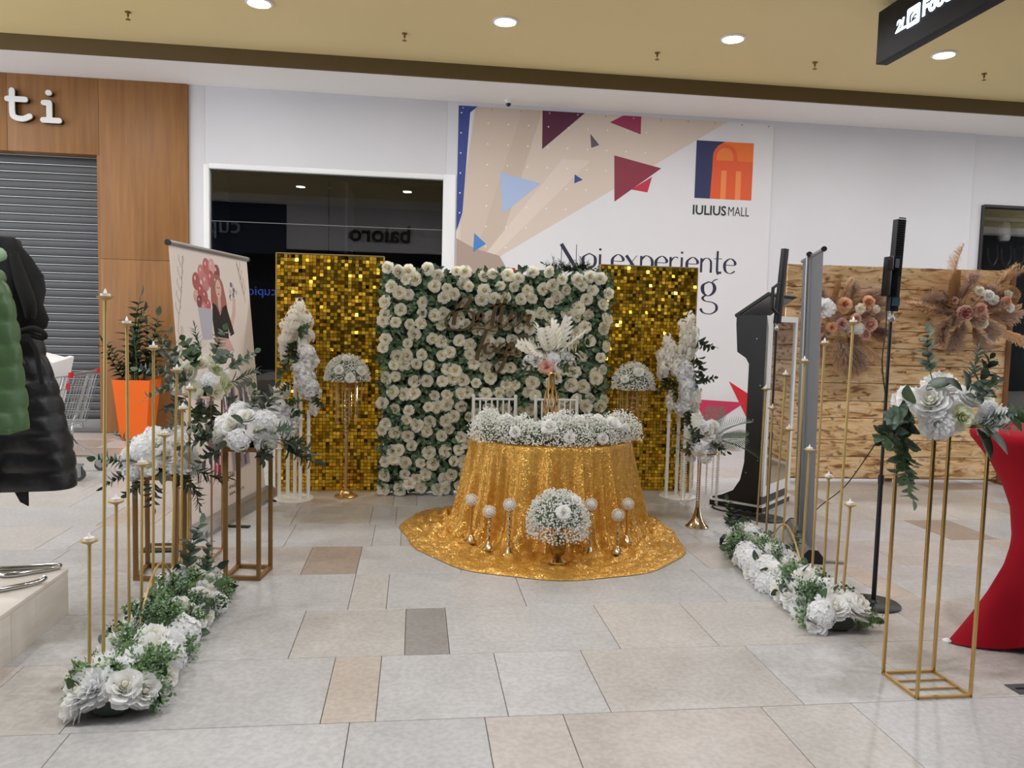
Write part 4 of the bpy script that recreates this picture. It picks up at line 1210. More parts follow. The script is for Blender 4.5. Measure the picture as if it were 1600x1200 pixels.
for (p, d, s, me) in (((.02, -.1, .14), (.1, -1, .35), .07, ROSES[0]), ((.07, -.07, .19), (.3, -.8, .7), .065, PEONIES[0]), ((.09, -.08, .08), (.6, -1, 0), .065, PEONIES[2]), ((-.02, -.08, .2), (-.3, -.7, .6), .055, DAHLIAS[0]),
                      ((-.06, -.09, .02), (-.4, -1, -.2), .06, HYD[0]), ((0, -.1, -.04), (0, -1, -.4), .055, HYD[1]), ((.05, -.08, .0), (.2, -1, -.3), .06, DAHLIAS[1]), ((-.1, -.06, .1), (-.9, -.7, 0), .05, ROSES[1]),
                      ((.12, -.02, .14), (1, -.4, .4), .05, ROSES[2]), ((-.08, -.02, -.06), (-.8, -.7, -.7), .04, HYD[1])):
    bloom(tf, me, p, d, s)
for (d, s, me) in (((-.3, -.3, 1.2), .22, PALMW), ((-.9, -.5, .2), .22, PALMG), ((-1, -.4, -.05), .24, PALMG), ((.8, -.1, 1.0), .32, PALMG), ((.3, 0, 1.2), .28, PALMG), ((1.2, -.3, .15), .34, PALM), ((1.1, -.4, .0), .26, PALM),
                   ((.9, -.6, -.5), .15, EUCD[0]), ((-.5, -.6, .4), .16, EUCD[1]), ((-.7, -.2, .6), .18, PALMW), ((.6, -.5, -.3), .15, EUCG[0]), ((-.6, -.6, -.6), .14, EUCD[1])):
    sprig(tf, me, (d[0] * .06, -.05, .08), d, s)

# ================================================================== CANDLE RAIL STANDS + TEALIGHTS + FLOOR GARLANDS
TL_CUP = MB().lathe([(.019, 0), (.0195, .014), (.017, .014), (.001, .0125)], 16).mesh('cup', MT['white'])
TL_FL = MB().lathe([(.0062, .012), (.0066, .019), (.0045, .026), (.001, .034)], 10).mesh('flame_tip', MT['flame'])
DISH = MB().lathe([(.006, -.022), (.010, -.016), (.02, -.011), (.031, -.006), (.0335, 0), (.031, .0), (.026, -.004), (.001, -.004)], 20).mesh('dish', MT['goldpaint'])
def candle_rail(label, stems, side, nth):
    x0, y0 = stems[0][0], stems[0][1]; x1, y1 = stems[-1][0], stems[-1][1]
    t = thing('candle_stand', label, 'candle stand', ((x0 + x1) / 2, (y0 + y1) / 2, 0), 0, 'gold tealight candle stands')
    ox, oy = (x0 + x1) / 2, (y0 + y1) / 2
    MB().bar((x0 - ox, y0 - oy, .045), (x1 - ox, y1 - oy, .045), .03, .02).obj('base_rail', MT['goldpaint'], t)
    for q in (0.1, .9):
        cx = (x0 + (x1 - x0) * q) - ox; cy = (y0 + (y1 - y0) * q) - oy
        MB().bar((cx - .12, cy, .006), (cx + .12, cy, .006), .02, .012).bar((cx, cy, .006), (cx, cy, .045), .02).obj('foot', MT['goldpaint'], t)
    arc = [((x0 + (x1 - x0) * (.25 + .5 * i / 14)) - ox + side * .05, (y0 + (y1 - y0) * (.25 + .5 * i / 14)) - oy, .02 + .3 * math.sin(PI * i / 14)) for i in range(15)]
    MB().tube(arc, .006, 6).obj('wire_arc', MT['goldpaint'], t)
    out = []
    for (x, y, z, dx) in stems:
        zt = z - .028
        s = MB().tube([(x - ox, y - oy, .02), (x - ox + dx * .5, y - oy, zt * .5), (x - ox + dx, y - oy, zt - .018)], .0075, 8).obj('stem', MT['goldpaint'], t)
        inst(DISH, 'dish', s, Matrix.Translation((x - ox + dx, y - oy, zt)))
        out.append((x + dx, y, zt))
    return out
LS = [(-1.28, 3.18, .69, .008), (-1.285, 3.33, 1.66, .03), (-1.289, 3.48, .78, .01), (-1.295, 3.66, 1.55, .005), (-1.3, 3.83, .88, .012), (-1.306, 4.02, 1.43, .014), (-1.311, 4.19, .97, .015), (-1.316, 4.36, 1.3, .035), (-1.322, 4.53, 1.07, .02), (-1.327, 4.7, 1.17, .017)]
RS = [(2.557, 5.38, 1.17, .022), (2.523, 5.15, 1.05, .001), (2.497, 4.98, 1.3, .026), (2.47, 4.79, .95, .001), (2.44, 4.59, 1.41, .007), (2.416, 4.43, .87, .009), (2.391, 4.26, 1.53, 0), (2.364, 4.08, .77, -.005), (2.341, 3.92, 1.65, .017), (2.326, 3.82, .67, .015)]
lt = candle_rail('gold tealight stand with ten uneven stems in the left floor garland', LS, 1, 0)
rt = candle_rail('gold tealight stand with ten uneven stems in the right floor garland', RS, -1, 1)
ORD = ['nearest', 'second', 'third', 'fourth', 'fifth', 'sixth', 'seventh', 'eighth', 'ninth', 'farthest']
def tealights(pts, where, near_first):
    for i, p in enumerate(pts):
        k = i if near_first else len(pts) - 1 - i
        o = ORD[k] + ('' if k in (0, 9) else ' stem from the front') + (' stem' if k in (0, 9) else '')
        t = thing('tealight', 'white tealight on the %s of the %s gold candle stand' % (o, where), 'candle', (p[0], p[1], p[2] - .003), 0, 'tealights on the gold candle stands')
        inst(TL_CUP, 'cup', t, Matrix.Identity(4)); inst(TL_FL, 'flame_tip', t, Matrix.Identity(4))
tealights(lt, 'left', True); tealights(rt, 'right', False)

def floor_garland(label, path, seed, big):
    """low mound of white blooms and green sprigs along a floor line; path: list of (x, y, halfwidth)"""
    R = random.Random(seed)
    c = path[len(path) // 2]
    t = thing('floor_garland', label, 'flower garland', (c[0], c[1], 0), 0, 'white flower garlands on the floor')
    core = MB()
    pts = [(x - c[0], y - c[1], .045) for x, y, hw in path]
    core.tube(pts, [hw * .42 for x, y, hw in path], 10)
    core.v = [(a, b, max(.004, .045 + (z - .045) * .55)) for a, b, z in core.v]
    core.obj('foam_base', MT['leafdark'], t)
    def at(u):
        q = u * (len(path) - 1); i = min(int(q), len(path) - 2); f = q - i
        return [path[i][k] * (1 - f) + path[i + 1][k] * f for k in range(3)]
    L = sum(math.dist(path[i][:2], path[i + 1][:2]) for i in range(len(path) - 1))
    n = int(L / .105)
    k = 0
    for i in range(n + 1):
        for j in range(-2, 3):
            u = min(1, max(0, (i + R.uniform(-.3, .3)) / n)); x, y, hw = at(u)
            a = j * .72 + R.uniform(-.2, .2) + (.35 if i % 2 else -.35) * .5
            if abs(a) > 1.75: continue
            nn = Vector((math.sin(a), (-.35 if u < .12 else 0) + R.uniform(-.2, .2) + (-.4 if i == 0 else .4 if i == n else 0), max(.08, math.cos(a)) + .1)).normalized()
            p = Vector((x - c[0] + math.sin(a) * hw * .86, y - c[1], .035 + .10 * max(0, math.cos(a)) + R.uniform(0, .02)))
            q = R.random()
            if q < .54:
                me = (PEONIES + ROSES + [HYD[0], DAHLIAS[0], HYD[1]])[R.randrange(9)]
                bloom(t, me, p, nn, R.uniform(.07, .092))
            elif q < .88:
                s = R.uniform(.07, .092); p.z = max(p.z, .05)
                sprig(t, BERRY[R.randrange(3)], p - nn * .01, nn, s)
            else:
                bloom(t, DAHLIAS[1], p, nn, R.uniform(.05, .06))
            k += 1
            if R.random() < .42:
                d = nn + Vector((R.uniform(-.9, .9), R.uniform(-.9, .9), R.uniform(-.2, .2)))
                d.z = max(d.z, -.1)
                leaf(t, (LEAF_D, LEAF_D, LEAF_G)[R.randrange(3)], p + nn * .02, d, R.uniform(.06, .09), up=nn)
    return t
g1 = floor_garland('mound of white peonies and green sprigs along the left candle stand', [(-1.15, 3.03, .155), (-1.165, 3.3, .165), (-1.19, 3.7, .165), (-1.18, 4.0, .185), (-1.2, 4.4, .165)], 11, 1)
g2 = floor_garland('mound of white peonies and green sprigs along the right candle stand', [(2.24, 3.66, .165), (2.26, 4.0, .165), (2.28, 4.4, .17), (2.31, 4.8, .16), (2.36, 5.15, .14)], 14, 1)
for (p, d, s, me) in (((-.02, .55, .16), (.1, 0, 1), .28, EUC[0]), ((.05, .62, .12), (.3, .2, 1), .22, EUC[1])): sprig(g1, me, p, d, s)
for (p, d, s, me) in (((.05, .95, .1), (.1, .1, 1), .2, EUCG[0]), ((.1, .1, .14), (.5, .2, 1), .18, EUC[0])): sprig(g2, me, p, d, s)

# ================================================================== FLOWER STANDS WITH ARRANGEMENTS
def frame_stand(label, pts, h, wd, m, top=True, rungs=()):
    cx = sum(p[0] for p in pts) / 4; cy = sum(p[1] for p in pts) / 4
    t = thing('metal_flower_stand', label, 'flower stand', (cx, cy, 0))
    q = [(x - cx, y - cy) for x, y in pts]
    for (x, y) in q: MB().bar((x, y, 0), (x, y, h), wd).obj('leg', m, t, bev=.001)
    for i in range(4):
        a, b = q[i], q[(i + 1) % 4]
        MB().bar((*a, wd / 2), (*b, wd / 2), wd).obj('base_bar', m, t)
        MB().bar((*a, h - wd / 2), (*b, h - wd / 2), wd).obj('top_bar', m, t)
    for f in rungs:
        a = [q[0][k] + (q[1][k] - q[0][k]) * f for k in (0, 1)]; b = [q[3][k] + (q[2][k] - q[3][k]) * f for k in (0, 1)]
        MB().bar((*a, wd / 2), (*b, wd / 2), wd * .5).obj('base_rung', m, t)
    if top:
        xs = [p[0] for p in q]; ys = [p[1] for p in q]
        MB().prism([(q[i][0], q[i][1]) for i in range(4)], h - wd - .004, h - wd * .2, lambda a, b, d: (a, b, d)).obj('top_plate', m, t, fixn=True)
    return t, cx, cy
frame_stand('bronze square flower stand behind the left floor garland', [(-1.10, 4.66), (-.905, 4.64), (-.875, 4.85), (-1.075, 4.885)], .80, .024, MT['bronze'])
frame_stand('bronze square flower stand standing behind the stems of the left candle stand', [(-1.615, 4.68), (-1.375, 4.63), (-1.40, 4.90), (-1.63, 4.93)], .63, .024, MT['bronze'])
frame_stand('thin rose gold frame stand before the pink roll up banner', [(-1.5, 5.12), (-1.28, 5.06), (-1.27, 5.29), (-1.49, 5.35)], 1.06, .011, MT['rosegold'])
frame_stand('tall slim gold frame stand in the right foreground beside the red table', [(2.16, 3.18), (2.16, 2.94), (2.41, 2.94), (2.41, 3.18)], 1.19, .0125, MT['gold'], rungs=(.35, .68))
def arrangement(label, loc, blooms, sprigs, leaves=(), base=.06):
    t = thing('flower_arrangement', label, 'bouquet', loc)
    MB().lathe([(base * 1.4, 0.0), (base * 1.5, .03), (base, .07), (.001, .08)], 16).obj('foam_base', MT['leafdark'], t)
    for (p, d, s, me) in blooms: bloom(t, me, p, d, s)
    for (p, d, s, me) in sprigs: sprig(t, me, p, d, s)
    for (p, d, s, me) in leaves: leaf(t, me, p, d, s, up=Vector(p))
    return t
def mound(rx, ry, rz, n, kinds, s, R, front=True):
    out = []
    i = 0
    for d in fib(int(n * 2.4)):
        if d[2] < -.2 or (front and d[1] > .55): continue
        p = (d[0] * rx, d[1] * ry, .04 + max(-.02, d[2] * rz))
        out.append((p, (d[0] / rx, d[1] / ry, d[2] / rz + .3), s * R.uniform(.85, 1.15), kinds[i % len(kinds)])); i += 1
    return out
R = random.Random(21)
K = [ROSES[0], HYD[0], ROSES[1], PEONIES[0], ROSES[2], HYD[1], ROSES[0]]
arrangement('white rose and hydrangea arrangement on the bronze stand nearest the sequin panel', (-.99, 4.76, .80), mound(.175, .15, .165, 14, K, .066, R),
            [((-.16, -.03, .05), (-1, -.4, .25), .2, EUCG[1]), ((-.17, -.05, .06), (-1, -.5, -.2), .2, EUCD[0]), ((-.12, -.1, -.0), (-.7, -.9, -.4), .17, EUCD[1]), ((.16, -.05, .04), (1, -.5, .1), .24, FERND), ((.18, -.04, .02), (1, -.4, -.4), .24, EUCD[0]),
             ((.15, -.08, .08), (1, -.6, .4), .2, FERN), ((.02, .02, .17), (.2, -.1, 1), .18, EUCG[0]), ((.06, .02, .16), (.6, -.2, .8), .2, EUCD[1]), ((.2, -.0, .0), (.8, -.2, -.5), .2, FERND), ((.1, -.1, .0), (.5, -.9, -.5), .14, EUCD[1])],
            [((.0, -.12, .14), (-.4, -.6, .6), .1, LEAF_D), ((.08, -.12, .1), (.5, -.6, .2), .09, LEAF_D), ((-.08, -.13, .04), (-.6, -.6, -.3), .1, LEAF_D), ((.1, -.12, -.0), (.3, -.6, -.6), .08, LEAF_D)])
arrangement('white dahlia and hydrangea arrangement on the bronze stand behind the candle stems', (-1.50, 4.79, .63), mound(.185, .16, .18, 15, [DAHLIAS[0], HYD[0], PEONIES[2], HYD[1], DAHLIAS[1], ROSES[1], HYD[0]], .07, R),
            [((-.15, -.04, .05), (-1, -.4, .35), .2, EUCG[0]), ((-.16, -.04, .0), (-.9, -.5, -.3), .16, EUCD[0]), ((-.04, -.1, -.02), (-.4, -.8, -.7), .17, EUCD[1]), ((.16, -.05, -.02), (.8, -.5, -.8), .2, FERND), ((.04, .02, .18), (.1, 0, 1), .2, FERN),
             ((.17, -.03, .03), (1, -.3, -.5), .22, FERND), ((.0, -.12, -.02), (0, -.8, -.9), .17, EUCD[0]), ((-.12, .0, .12), (-.7, 0, .9), .18, FERN), ((.12, -.1, .02), (.5, -.8, -.6), .15, EUCD[1])],
            [((.02, -.13, .12), (.4, -.6, .2), .1, LEAF_D), ((-.1, -.12, .08), (-.5, -.6, .2), .1, LEAF_D), ((.05, -.13, .03), (.2, -.7, -.5), .1, LEAF_D)])
arrangement('loose cream rose and eucalyptus arrangement on the thin rose gold stand', (-1.37, 5.2, 1.06), mound(.16, .13, .2, 13, [CREAMROSES[1], ROSES[0], CREAMROSES[3], HYD[0], CREAMROSES[0], GREENROSE], .058, R),
            [((-.14, -.02, .12), (-1, -.3, .35), .24, EUC[0]), ((-.13, -.02, .06), (-1, -.3, -.15), .22, EUC[1]), ((-.1, 0, .2), (-.7, -.1, .9), .24, EUC[0]), ((.0, 0, .24), (-.3, -.1, 1), .2, FERN), ((.06, 0, .23), (.4, -.1, 1), .2, EUCG[1]), ((.14, -.02, .16), (1, -.2, .6), .22, EUC[1]),
             ((.15, -.02, .08), (1, -.3, .1), .22, FERN), ((.14, -.03, .0), (.9, -.4, -.5), .2, EUC[0]), ((-.06, -.1, .0), (-.4, -.8, -.6), .18, EUCD[0]), ((.02, -.1, -.02), (.05, -.8, -.9), .22, EUCG[0]), ((.08, -.1, -.02), (.2, -.6, -1), .22, EUCG[1]), ((-.1, -.08, .16), (-.5, -.8, .5), .16, EUCD[1]),
             ((.0, -.1, .2), (-.1, -.8, .6), .2, EUCG[1]), ((.1, -.08, .2), (.5, -.7, .6), .18, EUC[0]), ((-.05, -.1, .1), (-.6, -.9, .1), .16, EUCD[0])],
            [((.0, -.12, .2), (-.3, -.5, .5), .11, LEAF_G), ((-.05, -.12, .1), (-.5, -.6, 0), .1, LEAF_D), ((.05, -.12, .06), (.4, -.6, -.2), .1, LEAF_D), ((-.08, -.1, .22), (.5, -.5, .5), .12, LEAF_G)])
ra = arrangement('white peony and green rose arrangement on the slim gold stand in the right foreground', (2.285, 3.06, 1.19),
            [((-.14, -.1, .09), (-.6, -.8, .6), .085, PEONIES[0]), ((-.12, -.13, -.0), (-.5, -1, -.1), .07, DAHLIAS[0]), ((-.02, -.14, .03), (-.1, -1, .1), .056, GREENROSE), ((-.04, -.02, .16), (-.1, -.3, 1), .075, PEONIES[1]), ((.05, -.09, .12), (.2, -.8, .7), .058, ROSES[0]),
             ((-.2, -.03, .1), (-1, -.3, .5), .05, ROSES[2]), ((.12, -.12, .01), (.4, -1, -.1), .062, DAHLIAS[1]), ((.2, -.08, .03), (.9, -.7, .1), .058, PEONIES[2]), ((.13, -.07, .12), (.5, -.6, .7), .036, GREENROSE), ((.17, -.06, .09), (.8, -.6, .5), .034, CREAMROSES[2]),
             ((.1, -.12, .075), (.4, -.9, .3), .034, HYD[0]), ((.05, .08, .13), (.2, .6, 1), .06, ROSES[1]), ((-.12, .1, .08), (-.5, .9, .5), .07, PEONIES[2]), ((.14, .1, .05), (.6, .9, .3), .06, HYD[1])],
            [((-.08, -.02, .18), (-.35, 0, 1), .2, EUC[0]), ((.08, -.03, .16), (.35, -.1, 1), .17, FERN), ((.12, -.02, .14), (.6, -.1, .8), .17, EUCD[0]), ((-.2, -.06, .03), (-1, -.5, .05), .22, EUC[1]), ((-.19, -.07, .02), (-1, -.5, -.2), .2, EUCD[0]), ((-.2, -.06, 0), (-.9, -.4, -.6), .2, EUCG[0]),
             ((-.22, -.07, -.02), (-.5, -.4, -1), .24, EUCG[1]), ((-.21, -.08, -.1), (-.25, -.2, -1), .22, EUC[0]), ((.22, -.06, .02), (1, -.3, .2), .18, EUCG[0]), ((.04, -.12, .1), (-.2, -.8, .6), .14, EUCD[1]), ((.02, -.14, .0), (.6, -.9, .1), .16, FERN), ((.08, -.13, .03), (.8, -.8, .1), .14, EUC[1])],
            [((-.16, -.1, .14), (.8, -.2, .5), .12, LEAF_D), ((-.2, -.08, .08), (-.6, -.3, .6), .1, LEAF_G), ((-.02, -.13, .14), (-.7, -.2, .5), .1, LEAF_D), ((.01, -.12, .14), (-.2, -.2, .9), .09, LEAF_D), ((.06, -.13, -.02), (.3, -.5, -.8), .13, LEAF_D), ((.1, -.12, -.02), (.6, -.5, -.6), .13, LEAF_D), ((.04, -.1, .13), (.7, -.2, .5), .11, LEAF_D)])
MB().lathe([(.001, -.055), (.03, -.05), (.06, -.03), (.068, 0), (.06, .02)], 20, (-.02, -.06, .0)).obj('cream_bowl', MT['offwhite'], ra)
# dark plaque lying near the thin stand
pq = thing('floor_plaque', 'dark plaque with a pale gold strip on the floor by the rose gold stand', 'plaque', (-1.66, 5.32, 0))
MB().box(-.12, .1, -.09, .1, .0, .012).obj('plate', MT['black'], pq, bev=.002)
MB().box(-.06, .07, -.02, .02, .012, .014).obj('strip', MT['goldpaint'], pq)

# ================================================================== PINK ROLL UP BANNER (left)
A0 = Vector((-1.55, 5.56, 0)); U = Vector((.191, .982, 0)).normalized(); V = Vector((-.073, .014, .997)).normalized(); NB = Vector((U.y, -U.x, 0))
ru = thing('rollup_banner', 'pink roll up banner with a woman and balloons print', 'banner', A0)
def bp_(u, v, d=0.0): return tuple(U * (u + .035 * v * .0) + V * v + NB * d + U * 0)
LB = 1.4
def banner_fn(a, b, d): return bp_(a, b, d)
MB().prism([(0.02, .06), (1.38, .06), (1.33, 2.06), (.02, 2.06)], -.002, 0, banner_fn).obj('printed_sheet', mat('pale_pink_print', (240, 230, 224), .6), ru, smooth=0, fixn=True)
cs_ = MB()
cs_.prism([(-.085, 0), (.085, 0), (.085, .03), (.03, .085), (-.04, .09), (-.085, .05)], 0, LB + .02, lambda a, b, d: tuple(U * d + NB * (a + .02) + Vector((0, 0, b))))
cs_.obj('base_cassette', MT['greymetal'], ru, fixn=True, bev=.004)
for d in (.35, 1.2): MB().box(-.02, .02, -.02, .28, .0, .012, M=Matrix.Translation(U * d) @ Matrix.Rotation(math.atan2(NB.y, NB.x) - PI / 2, 4, 'Z')).obj('swing_foot', MT['black'], ru)
MB().tube([bp_(.02, 2.075), bp_(1.34, 2.075)], .02, 12).obj('top_rail', MT['greymetal'], ru)
for d, nm in ((.005, 0), (1.345, 1)): MB().tube([bp_(d, 2.075), bp_(d + .012, 2.075)], .022, 12).obj('end_cap', MT['black'], ru)
MB().tube([bp_(.7, .02, -.05), bp_(.7, 2.06, -.03)], .012, 8).obj('support_pole', MT['greymetal'], ru)
def prt(name, poly, col, d=.001, parent=None):
    return MB().prism(poly, .0004, d, banner_fn).obj(name, flat('print_%d_%d_%d' % col, col), parent or ru, smooth=0, fixn=True)
def ell(cu, cv, ru_, rv, n=18, a0=0): return [(cu + ru_ * math.cos(a0 + 2 * PI * i / n), cv + rv * math.sin(a0 + 2 * PI * i / n)) for i in range(n)]
Rb = random.Random(2)
bal = [(.38, 1.83, .06), (.47, 1.9, .055), (.56, 1.95, .06), (.65, 1.96, .055), (.73, 1.92, .055), (.44, 1.76, .05), (.53, 1.83, .06), (.62, 1.86, .06), (.7, 1.84, .05), (.41, 1.68, .045), (.5, 1.72, .05), (.47, 1.63, .045), (.55, 1.66, .04), (.36, 1.72, .04)]
cols = [(188, 98, 100), (214, 140, 140), (204, 112, 116), (226, 176, 172), (150, 82, 88)]
for i, (a, b, r) in enumerate(bal):
    o = prt('print_balloon', ell(a, b, r, r * 1.12), cols[i % 5], .0008 + .0002 * (i % 4))
    prt('print_highlight', ell(a - r * .3, b + r * .4, r * .18, r * .25, 10), (244, 220, 218), .0018 + .0001 * i, o)
prt('print_hair', [(.62, 1.86), (.68, 1.90), (.76, 1.9), (.82, 1.84), (.86, 1.72), (.88, 1.6), (.82, 1.56), (.76, 1.62), (.7, 1.56), (.63, 1.6), (.6, 1.7)], (176, 112, 108), .002)
prt('print_face', ell(.735, 1.79, .05, .075), (232, 194, 182), .0026)
for (a, b) in ((.718, 1.8), (.752, 1.8)): prt('print_eye', ell(a, b, .008, .006, 8), (60, 44, 44), .003)
prt('print_mouth', ell(.735, 1.752, .014, .006, 8), (176, 80, 84), .003)
prt('print_neck', [(.71, 1.72), (.76, 1.72), (.76, 1.66), (.735, 1.6), (.71, 1.66)], (226, 186, 174), .0026)
prt('print_top', [(.62, 1.68), (.68, 1.66), (.735, 1.58), (.79, 1.65), (.85, 1.67), (.93, 1.52), (.97, 1.44), (.9, 1.42), (.86, 1.5), (.86, 1.4), (.62, 1.42), (.6, 1.55)], (38, 34, 38), .0024)
prt('print_arm', [(.95, 1.48), (1.02, 1.6), (1.04, 1.72), (1.0, 1.73), (.97, 1.62), (.92, 1.54)], (230, 190, 178), .0023)
prt('print_skirt', [(.62, 1.42), (.86, 1.4), (.95, 1.3), (.58, 1.3)], (222, 176, 172), .0022)
prt('print_vase', [(.38, 1.64), (.6, 1.63), (.58, 1.4), (.42, 1.4)], (196, 194, 210), .0021)
for i in range(12):
    a = i * .52
    prt('print_flower', ell(1.0 + .07 * math.cos(a) * Rb.uniform(.3, 1), 1.78 + .09 * math.sin(a) * Rb.uniform(.3, 1), .02, .022, 8), [(206, 200, 206), (120, 118, 132), (236, 232, 234)][i % 3], .0016 + .0001 * i)
def frond(u0, v0, u1, v1, n):
    mb = MB(); mb.tube([bp_(u0, v0, .001), bp_((u0 + u1) / 2 + .02, (v0 + v1) / 2, .001), bp_(u1, v1, .001)], .002, 4)
    for i in range(n):
        t = (i + 1) / (n + 1); cu, cv = u0 + (u1 - u0) * t, v0 + (v1 - v0) * t
        for s in (-1, 1): mb.tube([bp_(cu, cv, .001), bp_(cu + s * .035, cv + .05, .001), bp_(cu + s * .03, cv + .085, .001)], .0016, 4)
    mb.obj('print_leaf_branch', flat('print_leaf', (196, 168, 158)), ru)
frond(.06, 1.5, .2, 2.0, 5); frond(1.24, 1.7, 1.12, 2.02, 4); frond(.1, .2, .3, .55, 4); frond(.06, 1.15, .1, 1.5, 3)
for (cu, cv, wd, ht, rot, c1, c2) in ((.38, .96, .3, .25, -.15, (96, 84, 96), (170, 160, 176)), (1.12, .94, .32, .24, .1, (120, 112, 124), (206, 200, 206)), (.78, .93, .26, .26, .12, (150, 134, 150), (90, 78, 90)), (.48, .66, .26, .26, .2, (110, 96, 112), (172, 162, 178)),
                                      (.92, .68, .34, .24, -.06, (90, 78, 92), (160, 150, 170)), (.56, .42, .26, .24, -.2, (122, 44, 66), (196, 70, 96)), (.92, .44, .36, .22, .05, (170, 160, 178), (110, 100, 120))):
    c, s = math.cos(rot), math.sin(rot)
    def rect(w_, h_, ou=0, ov=0): return [(cu + (a + ou) * c - (b + ov) * s, cv + (a + ou) * s + (b + ov) * c) for a, b in ((-w_ / 2, -h_ / 2), (w_ / 2, -h_ / 2), (w_ / 2, h_ / 2), (-w_ / 2, h_ / 2))]
    o = prt('print_photo', rect(wd, ht), (226, 206, 198), .0012)
    prt('print_picture', rect(wd * .9, ht * .88), c1, .0016, o)
    for i in range(9): prt('print_shape', rect(wd * Rb.uniform(.06, .12), ht * Rb.uniform(.2, .5), Rb.uniform(-.36, .36) * wd, Rb.uniform(-.25, .2) * ht), c2 if i % 3 else (232, 226, 230), .0019 + .00015 * i, o)
TB = Matrix(((U.x, V.x, NB.x, 0), (U.y, V.y, NB.y, 0), (U.z, V.z, NB.z, 0), (0, 0, 0, 1)))
for (u, v, s, tx) in ((.64, .235, .075, '0746 85'), (.66, .155, .052, 'simo@'), (.66, .10, .052, 'www.simo.ro'), (.66, .045 + .03, .001, '')):
    if tx: text_mesh(tx, s, .0008, Matrix.Translation(Vector(bp_(u, v + .06, .001))) @ TB, 'print_text', flat('print_ink', (90, 78, 84)), ru)
for v in (.225, .17): prt('print_icon', ell(.56, v + .05, .022, .022, 12), (96, 84, 90), .0015)

# ================================================================== WALL BANNER
wbn = thing('wall_banner', 'large white vinyl wall banner with beige rays, triangles and an orange logo', 'banner', (0, YW - .012, 0))
def wf(a, b, d): return (a, -d, b)
BX0, BX1, BZ1 = .54, 5.08, 4.545
MB().prism([(BX0, .06), (BX1 + .03, .06), (BX1, BZ1), (BX0, BZ1)], -.004, .004, wf).obj('sheet', MT['banner'], wbn, smooth=0, fixn=True)
def bprt(name, poly, col, d=.0008, parent=None): return MB().prism(poly, .004, .004 + d, wf).obj(name, flat('vinyl_%d_%d_%d' % col, col), parent or wbn, smooth=0, fixn=True)
bprt('print_rays', [(.76, 4.545), (4.38, 4.545), (1.15, 2.52), (1.05, 2.3), (.54, 2.2), (.56, 2.9)], (214, 198, 184), .0006)
bprt('print_ray_shade', [(1.42, 4.545), (1.7, 4.545), (1.1, 2.52), (.95, 2.45), (.8, 2.5)], (200, 182, 166), .0009)
bprt('print_ray_shade', [(.78, 4.545), (1.42, 4.545), (.8, 2.5), (.6, 2.7), (.6, 3.2)], (206, 188, 173), .0007)
bprt('print_ray_light', [(2.0, 3.9), (2.4, 3.9), (1.1, 2.55), (.95, 2.55)], (222, 206, 194), .0011)
bprt('print_brown', [(.545, 2.75), (.8, 2.62), (1.15, 2.53), (1.32, 2.25), (.545, 2.05)], (170, 150, 138), .0012)
bprt('print_blue_edge', [(.54, 4.545), (.8, 4.545), (.7, 4.46), (.62, 3.1), (.56, 2.9), (.54, 2.85)], (46, 66, 140), .0014)
TRI = [('print_triangle', [(1.70, 4.545), (2.3, 4.545), (1.71, 4.02)], (86, 30, 58)), ('print_triangle', [(2.66, 4.44), (2.85, 4.545), (3.11, 4.545), (3.11, 4.30)], (156, 46, 84)),
       ('print_triangle', [(2.385, 4.27), (2.52, 4.12), (2.405, 4.075)], (96, 84, 96)), ('print_triangle', [(2.18, 3.70), (2.30, 3.63), (2.18, 3.575)], (48, 78, 140)),
       ('print_triangle', [(3.0, 3.53), (3.30, 3.72), (3.24, 3.5)], (190, 40, 66)), ('print_triangle', [(2.74, 3.99), (3.43, 3.845), (2.765, 3.35)], (136, 40, 60)),
       ('print_triangle', [(1.13, 3.68), (1.70, 3.55), (1.18, 3.11)], (170, 188, 222)), ('print_triangle', [(.79, 2.83), (.955, 2.69), (.78, 2.57)], (72, 130, 196)),
       ('print_triangle', [(1.23, 2.37), (1.37, 2.37), (1.40, 2.28), (1.3, 2.2)], (204, 40, 50)),
       ('print_triangle', [(4.58, .83), (4.97, .60), (4.90, .26)], (206, 36, 44)), ('print_triangle', [(4.05, .56), (4.84, .52), (4.3, .16)], (196, 52, 92)), ('print_triangle', [(3.98, .80), (4.2, .84), (4.0, .70)], (86, 130, 196))]
for i, (nm, poly, c) in enumerate(TRI): bprt(nm, poly, c, .0018 + .00015 * i)
dm = MB()
for ix in range(9):
    for iz in range(7):
        u_, v_ = .95 + .28 * ix, 2.65 + .28 * iz
        if v_ - 2.55 > (u_ - 1.1) * .62 and v_ < 4.5: dm.lathe([(.011, 0), (.011, .001)], 6, (0, 0, 0)) if 0 else dm.prism([(u_ + .011 * math.cos(q * PI / 3), v_ + .011 * math.sin(q * PI / 3)) for q in range(6)], .004, .0062, wf)
for iz in range(6): dm.prism([(.58 + .011 * math.cos(q * PI / 3), 3.1 + .27 * iz + .011 * math.sin(q * PI / 3)) for q in range(6)], .004, .0062, wf)
stuff(dm.obj('print_dots', flat('print_white', (240, 238, 236)), wbn, smooth=0, fixn=True))
